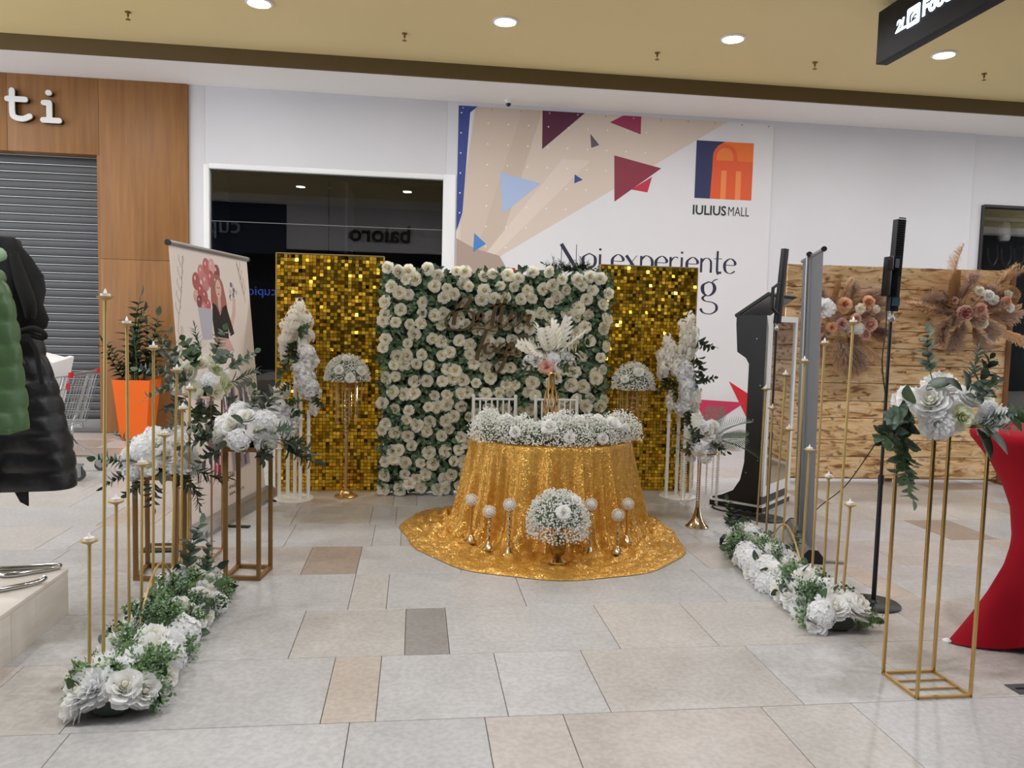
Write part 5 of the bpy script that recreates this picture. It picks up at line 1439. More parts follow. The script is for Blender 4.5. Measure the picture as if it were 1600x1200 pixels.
# logo: dark blue and orange square, orange bag with handle
lg = bprt('logo_square', [(3.935, 3.455), (4.79, 3.455), (4.79, 4.265), (3.935, 4.265)], (232, 112, 36), .0014)
bprt('logo_blue', [(3.935, 3.455), (4.19, 3.455), (4.19, 4.0), (4.25, 4.2), (4.36, 4.265), (3.935, 4.265)], (40, 48, 92), .0018, lg)
def arch(x0, x1, z0, z1, r): return [(x0, z0), (x1, z0)] + [(x1 - r + r * math.cos(a * PI / 12), z1 - r + r * math.sin(a * PI / 12)) for a in range(13)] if 0 else [(x0, z0), (x1, z0), (x1, z1 - (x1 - x0) / 2)] + [((x0 + x1) / 2 + (x1 - x0) / 2 * math.cos(a * PI / 12), z1 - (x1 - x0) / 2 + (x1 - x0) / 2 * math.sin(a * PI / 12)) for a in range(1, 12)] + [(x0, z1 - (x1 - x0) / 2)]
bprt('logo_bag', [(4.165, 3.455), (4.79, 3.455), (4.79, 4.0), (4.19, 4.0)], (226, 88, 40), .0022, lg)
bprt('logo_handle', arch(4.185, 4.55, 3.9, 4.235, .1), (226, 88, 40), .0024, lg)
bprt('logo_handle_gap', arch(4.24, 4.49, 4.0, 4.18, .1), (232, 124, 56), .0028, lg)
bprt('logo_stripe', [(4.32, 3.455), (4.40, 3.455), (4.40, 3.86), (4.32, 3.86)], (240, 138, 76), .0026, lg)
bprt('logo_stripe', [(4.54, 3.455), (4.62, 3.455), (4.62, 3.86), (4.54, 3.86)], (240, 138, 76), .0026, lg)
ink = flat('navy_ink', (38, 38, 62))
text_mesh('IULIUS', .188, .001, Matrix.Translation((3.91, -.0055, 3.225)) @ WALLM @ Matrix.Diagonal((.95, 1, 1, 1)), 'logo_text', flat('black_ink', (34, 32, 34)), wbn, offset=.004)
text_mesh('MALL', .188, .001, Matrix.Translation((4.44, -.0055, 3.225)) @ WALLM @ Matrix.Diagonal((.72, 1, 1, 1)), 'logo_text', flat('black_ink', (34, 32, 34)), wbn)
# high contrast display lettering drawn as swelling strokes
def stroke_text(word, x0, z0, sx, sz, gl):
    mb = MB(); x = x0; i_ = 0
    for ch in word:
        if ch == ' ': x += .3 * sx; continue
        adv, strokes = gl[ch]
        for (wmin, wmax, pts) in strokes:
            P = spline([(a, 0, b) for a, b in pts], 6) if len(pts) > 2 else [Vector((pts[0][0], 0, pts[0][1])), Vector((pts[1][0], 0, pts[1][1]))]
            L = []; Q = []
            for i, p in enumerate(P):
                d = (P[min(i + 1, len(P) - 1)] - P[max(i - 1, 0)]).normalized()
                wd = wmin + (wmax - wmin) * abs(d.z) ** 2
                nrm = Vector((-d.z, 0, d.x)) * wd / 2
                L.append(p + nrm); Q.append(p - nrm)
            i_ += 1
            for i in range(len(P) - 1):
                q4 = [L[i], L[i + 1], Q[i + 1], Q[i]]
                mb.add([(x + v.x * sx, -.0055 - .00005 * (i_ % 3), z0 + v.z * sz) for v in q4], [(0, 1, 2, 3)])
        x += adv * sx
    return mb
T, B = .03, .13
GL = {'N': (.95, [(.025, .025, [(.08, 0), (.08, 1.0)]), (.16, .16, [(.06, 1.0), (.72, 0)]), (.025, .025, [(.72, 0), (.72, 1.0)])]),
      'o': (.66, [(T, B, [(.33, .64), (.1, .5), (.06, .3), (.12, .1), (.33, -.01), (.54, .12), (.6, .32), (.55, .52), (.33, .64)])]),
      'i': (.3, [(.1, .1, [(.14, .62), (.14, 0)]), (.1, .1, [(.14, .78), (.14, .87)])]),
      'e': (.62, [(T, B, [(.1, .36), (.5, .36), (.53, .5), (.34, .64), (.12, .5), (.07, .3), (.14, .08), (.34, -.01), (.55, .1)])]),
      'x': (.62, [(.13, .13, [(.06, .62), (.52, 0)]), (.028, .028, [(.52, .62), (.06, 0)])]),
      'p': (.68, [(.1, .1, [(.1, .62), (.1, -.32)]), (T, B, [(.1, .45), (.3, .63), (.52, .54), (.6, .32), (.53, .08), (.3, -.01), (.1, .12)])]),
      'r': (.46, [(.1, .1, [(.1, .62), (.1, 0)]), (T, .09, [(.1, .4), (.2, .56), (.34, .63), (.42, .58)])]),
      'n': (.66, [(.1, .1, [(.1, .62), (.1, 0)]), (T, .1, [(.1, .42), (.24, .6), (.4, .62), (.52, .5), (.54, .3), (.54, 0)])]),
      't': (.42, [(.1, .1, [(.16, .95), (.16, .14), (.2, .02), (.36, .02)]), (.03, .03, [(.02, .62), (.36, .62)])]),
      'g': (.7, [(T, B, [(.3, .64), (.12, .54), (.08, .4), (.14, .24), (.3, .16), (.46, .26), (.52, .42), (.45, .58), (.3, .64)]), (.03, .05, [(.4, .6), (.5, .7), (.62, .74)]),
                 (T, .1, [(.2, .18), (.1, .08), (.2, -.02), (.45, -.06), (.6, -.16), (.6, -.34), (.4, -.46), (.14, -.42), (.04, -.28)]), (.07, .07, [(.58, .9), (.64, .97)])])}
stroke_text('Noi', 2.0, 2.40, .334, .33, GL).obj('banner_wording', ink, wbn, smooth=0)
stroke_text('experiente', 2.0 + (.95 + .66 + .3 + .3) * .334, 2.40, .334, .33, GL).obj('banner_wording', ink, wbn, smooth=0)
stroke_text('g', 4.08, 2.0, .42, .42, GL).obj('banner_wording', ink, wbn, smooth=0)
ey = MB()
for i in range(12): ey.prism([(.6 + .4 * i + .012 * math.cos(q * PI / 4), 4.515 + .012 * math.sin(q * PI / 4)) for q in range(8)], .004, .008, wf)
ey.obj('grommets', MT['greymetal'], wbn, smooth=0, fixn=True)
# ================================================================== WOOD BOARD WITH DRIED FLOWER SPRAYS
BO = Vector((3.80, 7.56, 0)); BU = Vector((2.48, -.12, 0)).normalized(); BLn = 2.48; bang = math.atan2(BU.y, BU.x)
wd = thing('wood_backdrop', 'torched pine plank backdrop wall with dried flower sprays', 'backdrop panel', BO, bang)
PZ = [.04, .27, .45, .68, .86, 1.05, 1.24, 1.42, 1.60, 1.83, 2.04, 2.27]
Rw = random.Random(6)
for i in range(len(PZ) - 1):
    dy = Rw.uniform(0, .006)
    MB().box(0, BLn - .05 + Rw.uniform(-.006, .006), dy, .03 + dy, PZ[i] + .003, PZ[i + 1] - .003).obj('plank', MT['wood'], wd, bev=.003)
MB().box(BLn - .055, BLn + .0, -.01, .16, 0, 2.29).obj('side_post', MT['woodframe'], wd, bev=.003)
MB().box(.01, BLn - .06, .0365, .042, .03, 2.25).obj('backing_sheet', MT['woodframe'], wd)
MB().box(0, .06, .042, .10, 0, 2.25).box(1.2, 1.28, .036, .10, 0, 2.25).obj('rear_batten', MT['woodframe'], wd)
MB().bar((BLn - .03, -.35, .015), (BLn - .03, .5, .015), .05, .03).bar((.1, .036, .015), (.1, .6, .015), .05, .03).obj('foot', MT['woodframe'], wd)
def onb(u, z, d): return BO + BU * u + Vector((BU.y, -BU.x, 0)) * d + Vector((0, 0, z))
def dried(label, u, z, items, plumes):
    t = thing('dried_flower_spray', label, 'flower spray', onb(u, z, .05), bang)
    MB().ball((0, .0, 0), .07, 10, 7).obj('foam_base', MT['pampasbrown'], t)
    for (p, d, s, me) in plumes: inst(me, me.name.split('.')[0], t, aim((p[0], -.02 + p[1], p[2]), d, s, BR.uniform(0, 6.28)))
    for k in range(11):
        a = BR.uniform(0, 6.28)
        inst(PLUMEB[k % 2], 'brown_grass_plume', t, aim((.16 * math.cos(a) + .04, -.03, .08 * math.sin(a)), (math.cos(a) * 1.1, BR.uniform(-1.1, -.35), math.sin(a)), BR.uniform(.2, .3), BR.uniform(0, 6.28)))
    for (p, d, s, me) in items: bloom(t, me, (p[0], -.19 + p[1], p[2]), d, s * 1.05)
P0, P1, Q0, Q1 = PLUME[0], PLUME[1], PLUMEB[0], PLUMEB[1]
dried('pampas and rose spray on the right end of the wood backdrop', 1.88, 1.83,
      [((-.16, -.1, -.03), (-.1, -1, 0), .065, BLUSH[2]), ((-.16, -.09, -.03), (-.1, -1, 0), .08, BLUSH[0]), ((.0, -.1, .02), (0, -1, .2), .06, BLUSH[3]), ((.02, -.11, -.07), (.1, -1, -.3), .055, BLUSH[0]), ((.04, -.09, -.13), (.1, -1, -.3), .055, CREAMROSES[0]),
       ((.1, -.06, .16), (.1, -1, .3), .06, ROSES[0]), ((.15, -.06, .12), (.2, -1, .2), .055, PEONIES[0]), ((0, -.06, .2), (0, -1, .4), .055, CREAMROSES[1]), ((.29, -.06, .1), (.3, -1, .1), .065, BLUSH[1]), ((.34, -.06, .04), (.3, -1, 0), .05, ROSES[1]), ((.32, -.04, .18), (.3, -1, .3), .05, CREAMROSES[3]),
       ((.16, -.05, -.26), (.1, -1, -.5), .055, CREAMROSES[2]), ((-.22, 0, .1), (-.2, -1, .2), .04, BLUSH[0])],
      [((-.05, 0, .05), (-.5, -.4, .55), .42, FAN), ((.2, 0, .05), (.9, -.35, .35), .38, FAN), ((-.1, 0, 0), (-1, -.35, -.02), .6, P0), ((.1, 0, .05), (.55, -.35, .9), .62, P1), ((.12, 0, .02), (.75, -.3, .85), .56, P0), ((-.1, 0, .1), (-.5, -.25, 1), .55, P1), ((.2, 0, -.05), (.8, -.4, -.75), .62, P1),
       ((.05, 0, -.05), (.3, -.4, -1), .4, Q0), ((-.05, 0, -.05), (-.3, -.4, -1), .42, Q1), ((-.1, 0, -.02), (-.8, -.5, -.5), .46, Q0), ((-.1, 0, .05), (-.9, -.5, .3), .42, Q1), ((.0, 0, .08), (-.1, -.5, 1), .36, Q0), ((.1, 0, -.02), (.8, -.5, -.2), .4, Q1), ((.05, 0, 0), (.5, -.7, -.6), .38, Q0),
       ((0, -.02, 0), (-.3, -.9, .1), .28, Q1), ((.1, -.02, 0), (.3, -.9, .2), .28, Q0), ((0, -.02, 0), (0, -.9, -.5), .32, Q1), ((-.1, -.02, 0), (-.5, -.9, -.3), .32, Q0), ((.2, 0, 0), (1, -.4, .05), .36, P0), ((.1, 0, .06), (.3, -.6, .7), .3, P0), ((-.12, 0, .05), (-.55, -.4, .7), .34, P0)])
dried('peach rose and dried grass spray on the left end of the wood backdrop', .52, 1.72,
      [((-.06, -.08, .14), (-.1, -1, .2), .075, BLUSH[1]), ((-.26, -.07, .1), (-.2, -1, .1), .095, DAHLIAS[1]), ((.2, -.06, .17), (.2, -1, .3), .07, BLUSH[1]), ((.06, -.09, -.01), (.1, -1, 0), .06, BLUSH[0]), ((.22, -.07, -.06), (.2, -1, -.1), .075, BLUSH[3]), ((.11, -.07, .1), (.1, -1, .2), .055, CREAMROSES[1]),
       ((-.08, -.08, -.06), (-.1, -1, 0), .06, BLUSH[0]), ((-.18, -.08, -.1), (-.2, -1, -.1), .055, BLUSH[1]), ((.1, -.06, -.1), (.1, -1, -.2), .06, HYD[0]), ((-.02, -.06, -.1), (0, -1, -.3), .055, HYD[1]), ((.2, -.05, -.17), (.2, -1, -.4), .05, BLUSH[0]), ((.3, -.03, .1), (.4, -1, .2), .045, CREAMROSES[2]), ((-.33, -.03, -.03), (-.5, -1, 0), .06, BLUSH[0])],
      [((-.05, 0, .05), (-.1, -.4, 1), .36, FAN), ((.0, 0, -.05), (-.25, -.4, -1), .52, P0), ((.1, 0, -.05), (.5, -.35, -1), .56, P1), ((0, 0, -.05), (0, -.5, -1), .5, Q0), ((.05, 0, -.05), (.3, -.4, -1), .5, Q1), ((-.1, 0, -.05), (-.4, -.5, -.9), .46, Q0), ((-.1, 0, 0), (-.9, -.5, .1), .42, Q1), ((.1, 0, 0), (.9, -.5, -.2), .44, Q0),
       ((.1, 0, .05), (.8, -.4, .5), .42, P0), ((.0, 0, .08), (.2, -.3, 1), .36, P1), ((-.1, 0, .05), (-.7, -.5, .6), .36, Q1), ((.1, 0, .05), (.6, -.5, .7), .38, Q0), ((0, -.02, 0), (-.2, -.9, -.2), .28, Q1), ((.1, -.02, 0), (.3, -.9, 0), .28, Q0), ((-.15, -.02, .02), (-.5, -.9, .1), .3, P0), ((.12, 0, -.04), (.9, -.4, -.5), .4, P0)])

# ================================================================== PHOTO MIRROR KIOSK
KF = Vector((2.98, 6.22, 0)); KL = KF + Vector((-.69, .72, 0)) * .44; KB = (KL - KF).normalized(); KW = Vector((-KB.y * -1, KB.x * -1, 0))
KW = Vector((KB.y, -KB.x, 0))      # along the front face
if KW.x < 0: KW = -KW
kd = (KL - KF).length
def kf(a, b, d): return tuple(KB * a + KW * d + Vector((0, 0, b)))     # a: depth back from the front edge, d: along the front
ks = thing('photo_kiosk', 'black photo mirror kiosk with curved side panel and raised lid', 'kiosk', KF)
side = [(.0, .05), (.44, .05), (.44, .075), (.36, .10), (.25, .16), (.19, .26), (.16, .42), (.16, 1.28), (.19, 1.33), (.27, 1.38), (.29, 1.62), (.29, 1.70), (.02, 1.70), (0, 1.6)]
WK = .66
MB().prism(side, 0, .03, kf).obj('side_panel', MT['black'], ks, smooth=0, fixn=True)
MB().prism(side, WK - .03, WK, kf).obj('side_panel', MT['black'], ks, smooth=0, fixn=True)
MB().prism([(.03, .06), (.14, .06), (.14, 1.6), (.03, 1.6)], .03, WK - .03, kf).prism([(.14, 1.34), (.27, 1.4), (.27, 1.66), (.03, 1.66), (.03, 1.6)], .03, WK - .03, kf).obj('body', MT['black'], ks, smooth=0, fixn=True)
MB().prism([(-.02, .0), (.46, .0), (.46, .045), (-.02, .045)], -.01, WK + .01, kf).obj('foot_plinth', MT['black'], ks, smooth=0, fixn=True)
MB().prism([(-.024, .045), (.464, .045), (.464, .062), (-.024, .062)], -.014, WK + .014, kf).obj('foot_trim', MT['white'], ks, smooth=0, fixn=True)
fr_ = MB()
for (a, b, c, d) in ((.0, .05, .0, WK), ):
    fr_.prism([(-.02, .14), (.02, .14), (.02, 1.70), (-.02, 1.70)], 0, .05, kf).prism([(-.02, .14), (.02, .14), (.02, 1.70), (-.02, 1.70)], WK - .05, WK, kf)
    fr_.prism([(-.02, 1.65), (.02, 1.65), (.02, 1.70), (-.02, 1.70)], .05, WK - .05, kf).prism([(-.02, .14), (.02, .14), (.02, .22), (-.02, .22)], .05, WK - .05, kf)
mf = fr_.obj('mirror_frame', MT['white'], ks, smooth=0, fixn=True)
MB().prism([(-.008, .22), (.01, .22), (.01, 1.65), (-.008, 1.65)], .05, WK - .05, kf).obj('mirror', MT['mirror'], mf, smooth=0, fixn=True)
MB().prism([(.0, .062), (.02, .062), (.02, .14), (.0, .14)], 0, WK, kf).obj('kick_panel', MT['black'], ks, smooth=0, fixn=True)
lid = MB().prism([(.30, 1.68), (.31, 1.705), (.02, 1.90), (.0, 1.885)], 0, WK, kf).obj('lid', MT['black'], ks, smooth=0, fixn=True)
MB().prism([(.28, 1.69), (.03, 1.862), (.026, 1.857), (.276, 1.685)], .02, WK - .02, kf).obj('lid_lining', flat('grey_lid_lining', (150, 148, 148)), lid, smooth=0, fixn=True)
sc = MB()
for (a, b) in ((.1, 1.5), (.05, 1.1), (.1, .8), (.04, .45), (.14, .33)): sc.prism([(a + .006 * math.cos(q * PI / 4), b + .006 * math.sin(q * PI / 4)) for q in range(8)], -.003, 0, kf)
sc.obj('screw_heads', MT['greymetal'], ks, smooth=0, fixn=True)

# ================================================================== LED PANEL LIGHTS ON ROUND BASES
def led_stand(label, x, y, zp, ztop, lean, pw, face):
    t = thing('led_light_stand', label, 'light stand', (x, y, 0), 0, 'tall black led panel lights')
    MB().lathe([(.145, 0), (.147, .008), (.14, .014), (.03, .018), (.02, .03), (.001, .03)], 36).obj('round_base', MT['black'], t)
    MB().tube([(0, 0, .02), (0, 0, zp * .45)], .013, 10).obj('lower_pole', MT['black'], t)
    MB().tube([(0, 0, zp * .44), (0, 0, zp)], .009, 10).obj('upper_pole', MT['black'], t)
    MB().lathe([(.016, 0), (.016, .05)], 10, (0, 0, zp * .45 - .03)).obj('collar', MT['black'], t)
    MB().lathe([(.012, 0), (.02, .01), (.02, .025), (.012, .035), (.012, .05), (.018, .055), (.018, .065)], 10, (0, 0, zp - .01)).obj('ball_joint', MT['greymetal'], t)
    Mx = Matrix.Translation((lean * .05, 0, zp + .05)) @ Matrix.Rotation(lean, 4, 'Y') @ Matrix.Rotation(face, 4, 'Z')
    h = ztop - zp - .05
    p = MB().box(-pw / 2, pw / 2, -.02, .02, 0, h, M=Mx).obj('light_panel', MT['black'], t, bev=.003)
    return t, p, Mx, h
t, p, Mx, h = led_stand('tall black led panel light seen edge on in front of the mirror kiosk', 2.94, 6.0, 1.58, 2.24, .06, .05, .3)
MB().tube([Mx @ Vector(q) for q in [(-.03, -.02, .08), (-.1, -.03, .12), (-.11, -.03, .28), (-.03, -.02, .33)]], .014, 8).obj('handle', MT['black'], t)
t, p, Mx, h = led_stand('tall black led panel light beside the slim gold stand', 2.655, 4.04, 1.64, 2.2, .03, .055, .1)
vt = MB()
for i in range(26):
    vt.box(-.022, .022, -.0225, -.02, .2 + .0125 * i, .2 + .0125 * i + .006, M=Mx)
stuff(vt.obj('vent_ribs', MT['blackgloss'], p))
MB().box(-.065, -.02, -.055, .02, .08, .30, M=Mx).box(-.07, -.03, -.07, -.02, .22, .30, M=Mx).obj('battery_pack', MT['blackgloss'], t, bev=.004)
MB().box(-.06, -.035, -.072, -.069, .235, .285, M=Mx).obj('display', flat('grey_display', (70, 74, 80)), t)
MB().box(-.02, .02, -.035, -.02, .03, .075, M=Mx).obj('control_knob', flat('teal_control', (30, 70, 78)), t)
MB().tube(spline([Mx @ Vector((-.03, -.03, .15)), Mx @ Vector((-.06, -.03, .1)), (-.04, -.02, 1.6), (-.05, -.02, 1.4), (-.01, -.015, 1.2)], 6), .0035, 5).obj('cable', MT['black'], t)

# ================================================================== GREY ROLL UP BANNER SEEN EDGE ON
GA = Vector((2.695, 4.80, 0)); GB = Vector((3.0, 5.66, 0)); GU = (GB - GA).normalized(); GL_ = (GB - GA).length; GN = Vector((-GU.y, GU.x, 0))
gr = thing('rollup_banner', 'grey backed roll up banner seen nearly edge on before the wood backdrop', 'banner', GA)
def gf(a, b, d): return tuple(GU * a + GN * d + Vector((-.02 * b, .06 * b * 0, b)))
MB().prism([(.03, .08), (GL_ - .03, .08), (GL_ - .03, 2.1), (.03, 2.1)], 0, .002, gf).obj('banner_back', MT['greypanel'], gr, smooth=0, fixn=True)
MB().prism([(.03, .08), (GL_ - .03, .08), (GL_ - .03, 2.1), (.03, 2.1)], -.002, -.0002, gf).obj('printed_front', mat('pink_purple_print', (196, 66, 140), .5, c2=(226, 196, 216), nscale=3), gr, smooth=0, fixn=True)
MB().prism([(-.06, 0), (.06, 0), (.06, .05), (.03, .09), (-.03, .09), (-.06, .05)], 0, GL_, lambda a, b, d: tuple(GU * d + GN * a + Vector((0, 0, b)))).obj('base_cassette', MT['greymetal'], gr, fixn=True, bev=.004)
for d in (-.006, GL_): MB().prism([(-.064, 0), (.064, 0), (.064, .052), (.03, .094), (-.03, .094), (-.064, .052)], d, d + .008, lambda a, b, c: tuple(GU * c + GN * a + Vector((0, 0, b)))).obj('end_cap', MT['black'], gr, smooth=0, fixn=True)
MB().tube([gf(GL_ * .52, .09, .04), gf(GL_ * .52, 2.12, .03)], .011, 8).obj('support_pole', MT['greymetal'], gr)
MB().tube([gf(.0, 2.11, 0), gf(GL_, 2.11, 0)], .014, 10).obj('top_rail', MT['greymetal'], gr)
MB().tube([gf(-.012, 2.11, 0), gf(.01, 2.11, 0)], .018, 10).obj('rail_clip', MT['black'], gr)
MB().tube([gf(GL_ * .52 - .02, 2.12, .02), gf(GL_ * .52 + .02, 2.12, .02)], .02, 8).obj('rail_clip', MT['black'], gr)
MB().bar((.0, .05, .008), (.22, -.01, .008), .03, .012).obj('swing_foot', MT['greymetal'], gr)

# ================================================================== CABLES AND PEDAL
cb = []
Rc = random.Random(4)
for i in range(70):
    a = i * .46; r = .10 + .035 * math.sin(i * .9) + .012 * math.sin(i * 2.1)
    cb.append((2.63 + r * 1.05 * math.cos(a), 5.86 + r * .9 * math.sin(a), .008 + .0006 * i))
tail = [(2.60, 5.70, .02), (2.66, 5.60, .008), (2.60, 5.48, .008), (2.50, 5.36, .008), (2.44, 5.28, .008)]
tag(MB().tube(cb + spline(tail, 5), .0055, 6).obj('coiled_cable', MT['black']), 'coil of black cable lying on the floor by the kiosk foot', 'cable')
tag(MB().tube(spline([(2.72, 6.5, .02), (2.63, 6.42, .008), (2.66, 6.28, .007), (2.78, 6.2, .007), (2.9, 6.1, .007)], 6), .006, 6).obj('power_cable', MT['black']), 'black power cable curling round the back of the kiosk foot', 'cable')
tag(MB().tube(spline([(2.82, 4.95, .008), (2.86, 5.1, .05), (2.80, 5.0, .3), (2.72, 4.5, .6), (2.66, 4.1, .95)], 8), .0035, 5).obj('thin_cable', MT['black']), 'thin black cable hanging from the led light to the grey roll up banner', 'cable')
pd = thing('power_strip', 'black power strip lying beside the kiosk foot', 'power strip', (2.80, 6.13, 0), -.85)
MB().box(-.13, .13, -.03, .03, .0, .04).obj('housing', MT['black'], pd, bev=.006)
for i in range(3): MB().lathe([(.017, .04), (.017, .043), (.001, .0425)], 12, (-.08 + .08 * i, 0, 0)).obj('socket', MT['blackgloss'], pd)
pe = thing('foot_pedal', 'black wedge shaped foot switch behind the far end of the right floor garland', 'pedal', (2.35, 5.27, 0), -.6)
MB().prism([(-.1, 0), (.1, 0), (.1, .012), (-.1, .05)], -.07, .07, lambda a, b, d: (a, d, b)).obj('wedge', MT['black'], pe, smooth=0, fixn=True)
MB().box(-.09, .08, -.06, .06, .02, .028, M=Matrix.Rotation(.19, 4, 'Y') @ Matrix.Translation((0, 0, .006))).obj('tread', MT['blackgloss'], pe)
fo = thing('floor_outlet', 'dark floor outlet cover in front of the red table', 'outlet', (2.72, 2.99, 0))
MB().box(-.07, .07, -.045, .045, 0, .004).obj('cover', MT['rubber'], fo, bev=.001)
MB().box(-.05, .05, -.006, .006, .004, .006).obj('flap_slot', MT['black'], fo)

# ================================================================== RED COCKTAIL TABLE
rc = thing('cocktail_table', 'tall cocktail table in a red stretch cover at the right edge', 'table', (3.18, 3.38, 0))
NAr = 64; vs = []; fs = []
zz = [.005, .03, .08, .16, .28, .42, .56, .70, .82, .92, 1.0, 1.05, 1.075, 1.09, 1.1]
a_f = math.atan2(.12, -.47)
for z in zz:
    for k in range(NAr):
        a = 2 * PI * k / NAr
        c4 = abs(math.cos(2 * (a - a_f)))
        sq = 1 / (abs(math.cos(a - a_f)) + abs(math.sin(a - a_f)))
        foot = .53 * (.25 * c4 ** 4 + .75) * (.78 + .22 * sq)
        foot = .485 * sq * .55 + .485 * .45 * (c4 ** 6)
        waist = .19
        if z < .58:
            t_ = 1 - z / .58; r = waist + (foot - waist) * t_ ** 1.45
            lift = .07 * (1 - c4) * max(0, 1 - z / .2)
        else:
            t_ = (z - .58) / .47; r = waist + (.4 - waist) * min(1, t_) ** 1.9; lift = 0
        if z > 1.05: r = .4 + (.005 if z < 1.08 else 0)
        if z >= 1.09: r = .398 if z < 1.1 else .385
        vs.append((r * math.cos(a), r * math.sin(a), z + lift))
nz_ = len(zz)
for i in range(nz_ - 1):
    for k in range(NAr):
        k2 = (k + 1) % NAr; fs.append((i * NAr + k, i * NAr + k2, (i + 1) * NAr + k2, (i + 1) * NAr + k))
fs.append(tuple(range((nz_ - 1) * NAr, nz_ * NAr)))
MB().add(vs, fs).obj('stretch_cover', MT['red'], rc, smooth=60)
for k in range(4):
    a = a_f + k * PI / 2
    MB().lathe([(.02, 0), (.022, .012), (.012, .02)], 10, (.48 * math.cos(a), .48 * math.sin(a), 0)).obj('foot', MT['white'], rc)
MB().tube([(0, 0, .02), (0, 0, 1.05)], .03, 10).obj('column', MT['greymetal'], rc)

# ================================================================== COATS ON CHROME STAND, PLINTH
PXr, PYb, PH = -1.77, 4.16, .24
pl = thing('display_plinth', 'low pale wood display plinth at the left edge', 'plinth', (-2.5, 3.2, 0))
for i in range(5):
    y0 = 1.3 - 3.2 + i * .572
    MB().box(.712, .73, y0 + .001, y0 + .571, .0, PH - .022).obj('side_board', MT['plinth'], pl, bev=.002)
MB().box(-1.2, .71, -1.9, .958, 0, PH - .022).obj('carcass', MT['plinth'], pl)
MB().box(-1.2, .732, -1.9, .962, PH - .021, PH).obj('top_board', MT['plinth'], pl, bev=.002)
cr = thing('clothes_stand', 'chrome tube clothes stand with looped foot on the pale plinth', 'clothes rack', (-2.07, 4.0, PH))
MB().tube(spline([(-.02, .1, 1.62), (-.02, .1, .6), (-.02, .1, .1), (0.0, .07, .02), (.08, .02, .014), (.2, .09, .014), (.25, .13, .014), (.26, .155, .014), (.24, .165, .014), (.1, .14, .014), (-.1, .12, .014)], 6), .0125, 10).obj('looped_tube', MT['chrome'], cr)
MB().tube(spline([(-.3, -.35, .014), (.0, -.28, .014), (.2, -.16, .014), (.275, -.08, .016), (.29, -.06, .03)], 6), .0125, 10).obj('front_foot', MT['chrome'], cr)
MB().tube([(-.4, .1, 1.62), (.12, .1, 1.62)], .012, 8).tube([(-.3, -.2, 1.52), (.08, -.2, 1.52)], .01, 8).tube([(-.02, .1, 1.56), (-.02, -.2, 1.52)], .01, 8).obj('crossbar', MT['chrome'], cr)
def coat(name, label, cx, cy, rows, m, n=48, seed=1, quilt=True, yo=1.0):
    """rows: (z, xl, xr, ry) ; quilted tube, quilting seams pinch between bands"""
    t = thing(name, label, 'coat', (cx, cy, rows[-1][0]))
    R = random.Random(seed)
    vs = []; fs = []
    zs = rows[-1][0]
    rows2 = []
    for i in range(len(rows) - 1):
        a, b = rows[i], rows[i + 1]
        sub = 6 if quilt else 4
        for k in range(sub):
            f = k / sub
            puff = math.sin(PI * f) ** .42 if quilt else 0
            rows2.append([a[j] + (b[j] - a[j]) * f for j in range(4)] + [puff, i])
    rows2.append(list(rows[-1]) + [0, len(rows)])
    for (z, xl, xr, ry, puff, i) in rows2:
        mx, rx = (xl + xr) / 2, (xr - xl) / 2
        for k in range(n):
            a = 2 * PI * k / n
            w_ = .004 * math.sin(9 * a + i * 2.1) * puff + .006 * math.sin(5 * a + z * 6)
            r = 1 + .0
            ca, sa = math.cos(a), math.sin(a)
            px = mx + (rx + .006 * puff + w_) * math.copysign(abs(ca) ** .8, ca)
            py = (ry + .009 * puff + w_) * math.copysign(abs(sa) ** .8, sa)
            vs.append((px - cx, py, z - zs))
    for i in range(len(rows2) - 1):
        for k in range(n):
            k2 = (k + 1) % n; fs.append((i * n + k, (i + 1) * n + k, (i + 1) * n + k2, i * n + k2))
    fs.append(tuple(range(n - 1, -1, -1))); fs.append(tuple(range((len(rows2) - 1) * n, len(rows2) * n)))
    b = MB().add(vs, fs).obj('body', m, t, smooth=60, fixn=True)
    return t, zs
def qx(px_left, px_right): return px_left, px_right
# black quilted coat: woollen upper part, belt, flared quilted skirt
rowsB = [(1.46, -2.25, -1.83, .09), (1.35, -2.26, -1.805, .10), (1.24, -2.27, -1.77, .11), (1.154, -2.28, -1.75, .115), (1.064, -2.29, -1.73, .12), (.97, -2.3, -1.71, .125), (.88, -2.31, -1.69, .13), (.79, -2.32, -1.675, .135), (.70, -2.33, -1.665, .14)]
ct, zs = coat('winter_coat', 'long black belted quilted coat hanging behind the green jacket', -2.0, 4.02, rowsB, MT['puffblack'], seed=2)
up = []
def lo(p): return (p[0] + 2.0, p[1], p[2] - zs)
UB = [(1.465, -2.25, -1.83, .09), (1.49, -2.24, -1.80, .10), (1.53, -2.23, -1.785, .115), (1.60, -2.22, -1.795, .12), (1.67, -2.2, -1.797, .115), (1.742, -2.19, -1.815, .11), (1.82, -2.17, -1.855, .10), (1.87, -2.14, -1.885, .085), (1.905, -2.1, -1.90, .06), (1.92, -2.06, -1.93, .03)]
vs = []; fs = []; n = 40
for (z, xl, xr, ry) in UB:
    for k in range(n):
        a = 2 * PI * k / n; mx, rx = (xl + xr) / 2, (xr - xl) / 2
        vs.append(lo((mx + (rx + .012 * math.sin(4 * a + z * 22)) * math.cos(a), (ry + .012 * math.sin(5 * a - z * 18)) * math.sin(a), z)))
for i in range(len(UB) - 1):
    for k in range(n):
        k2 = (k + 1) % n; fs.append((i * n + k, i * n + k2, (i + 1) * n + k2, (i + 1) * n + k))
fs.append(tuple(range(n - 1, -1, -1))); fs.append(tuple(range((len(UB) - 1) * n, len(UB) * n)))
MB().add(vs, fs).obj('hooded_yoke', MT['woolblack'], ct, smooth=60)
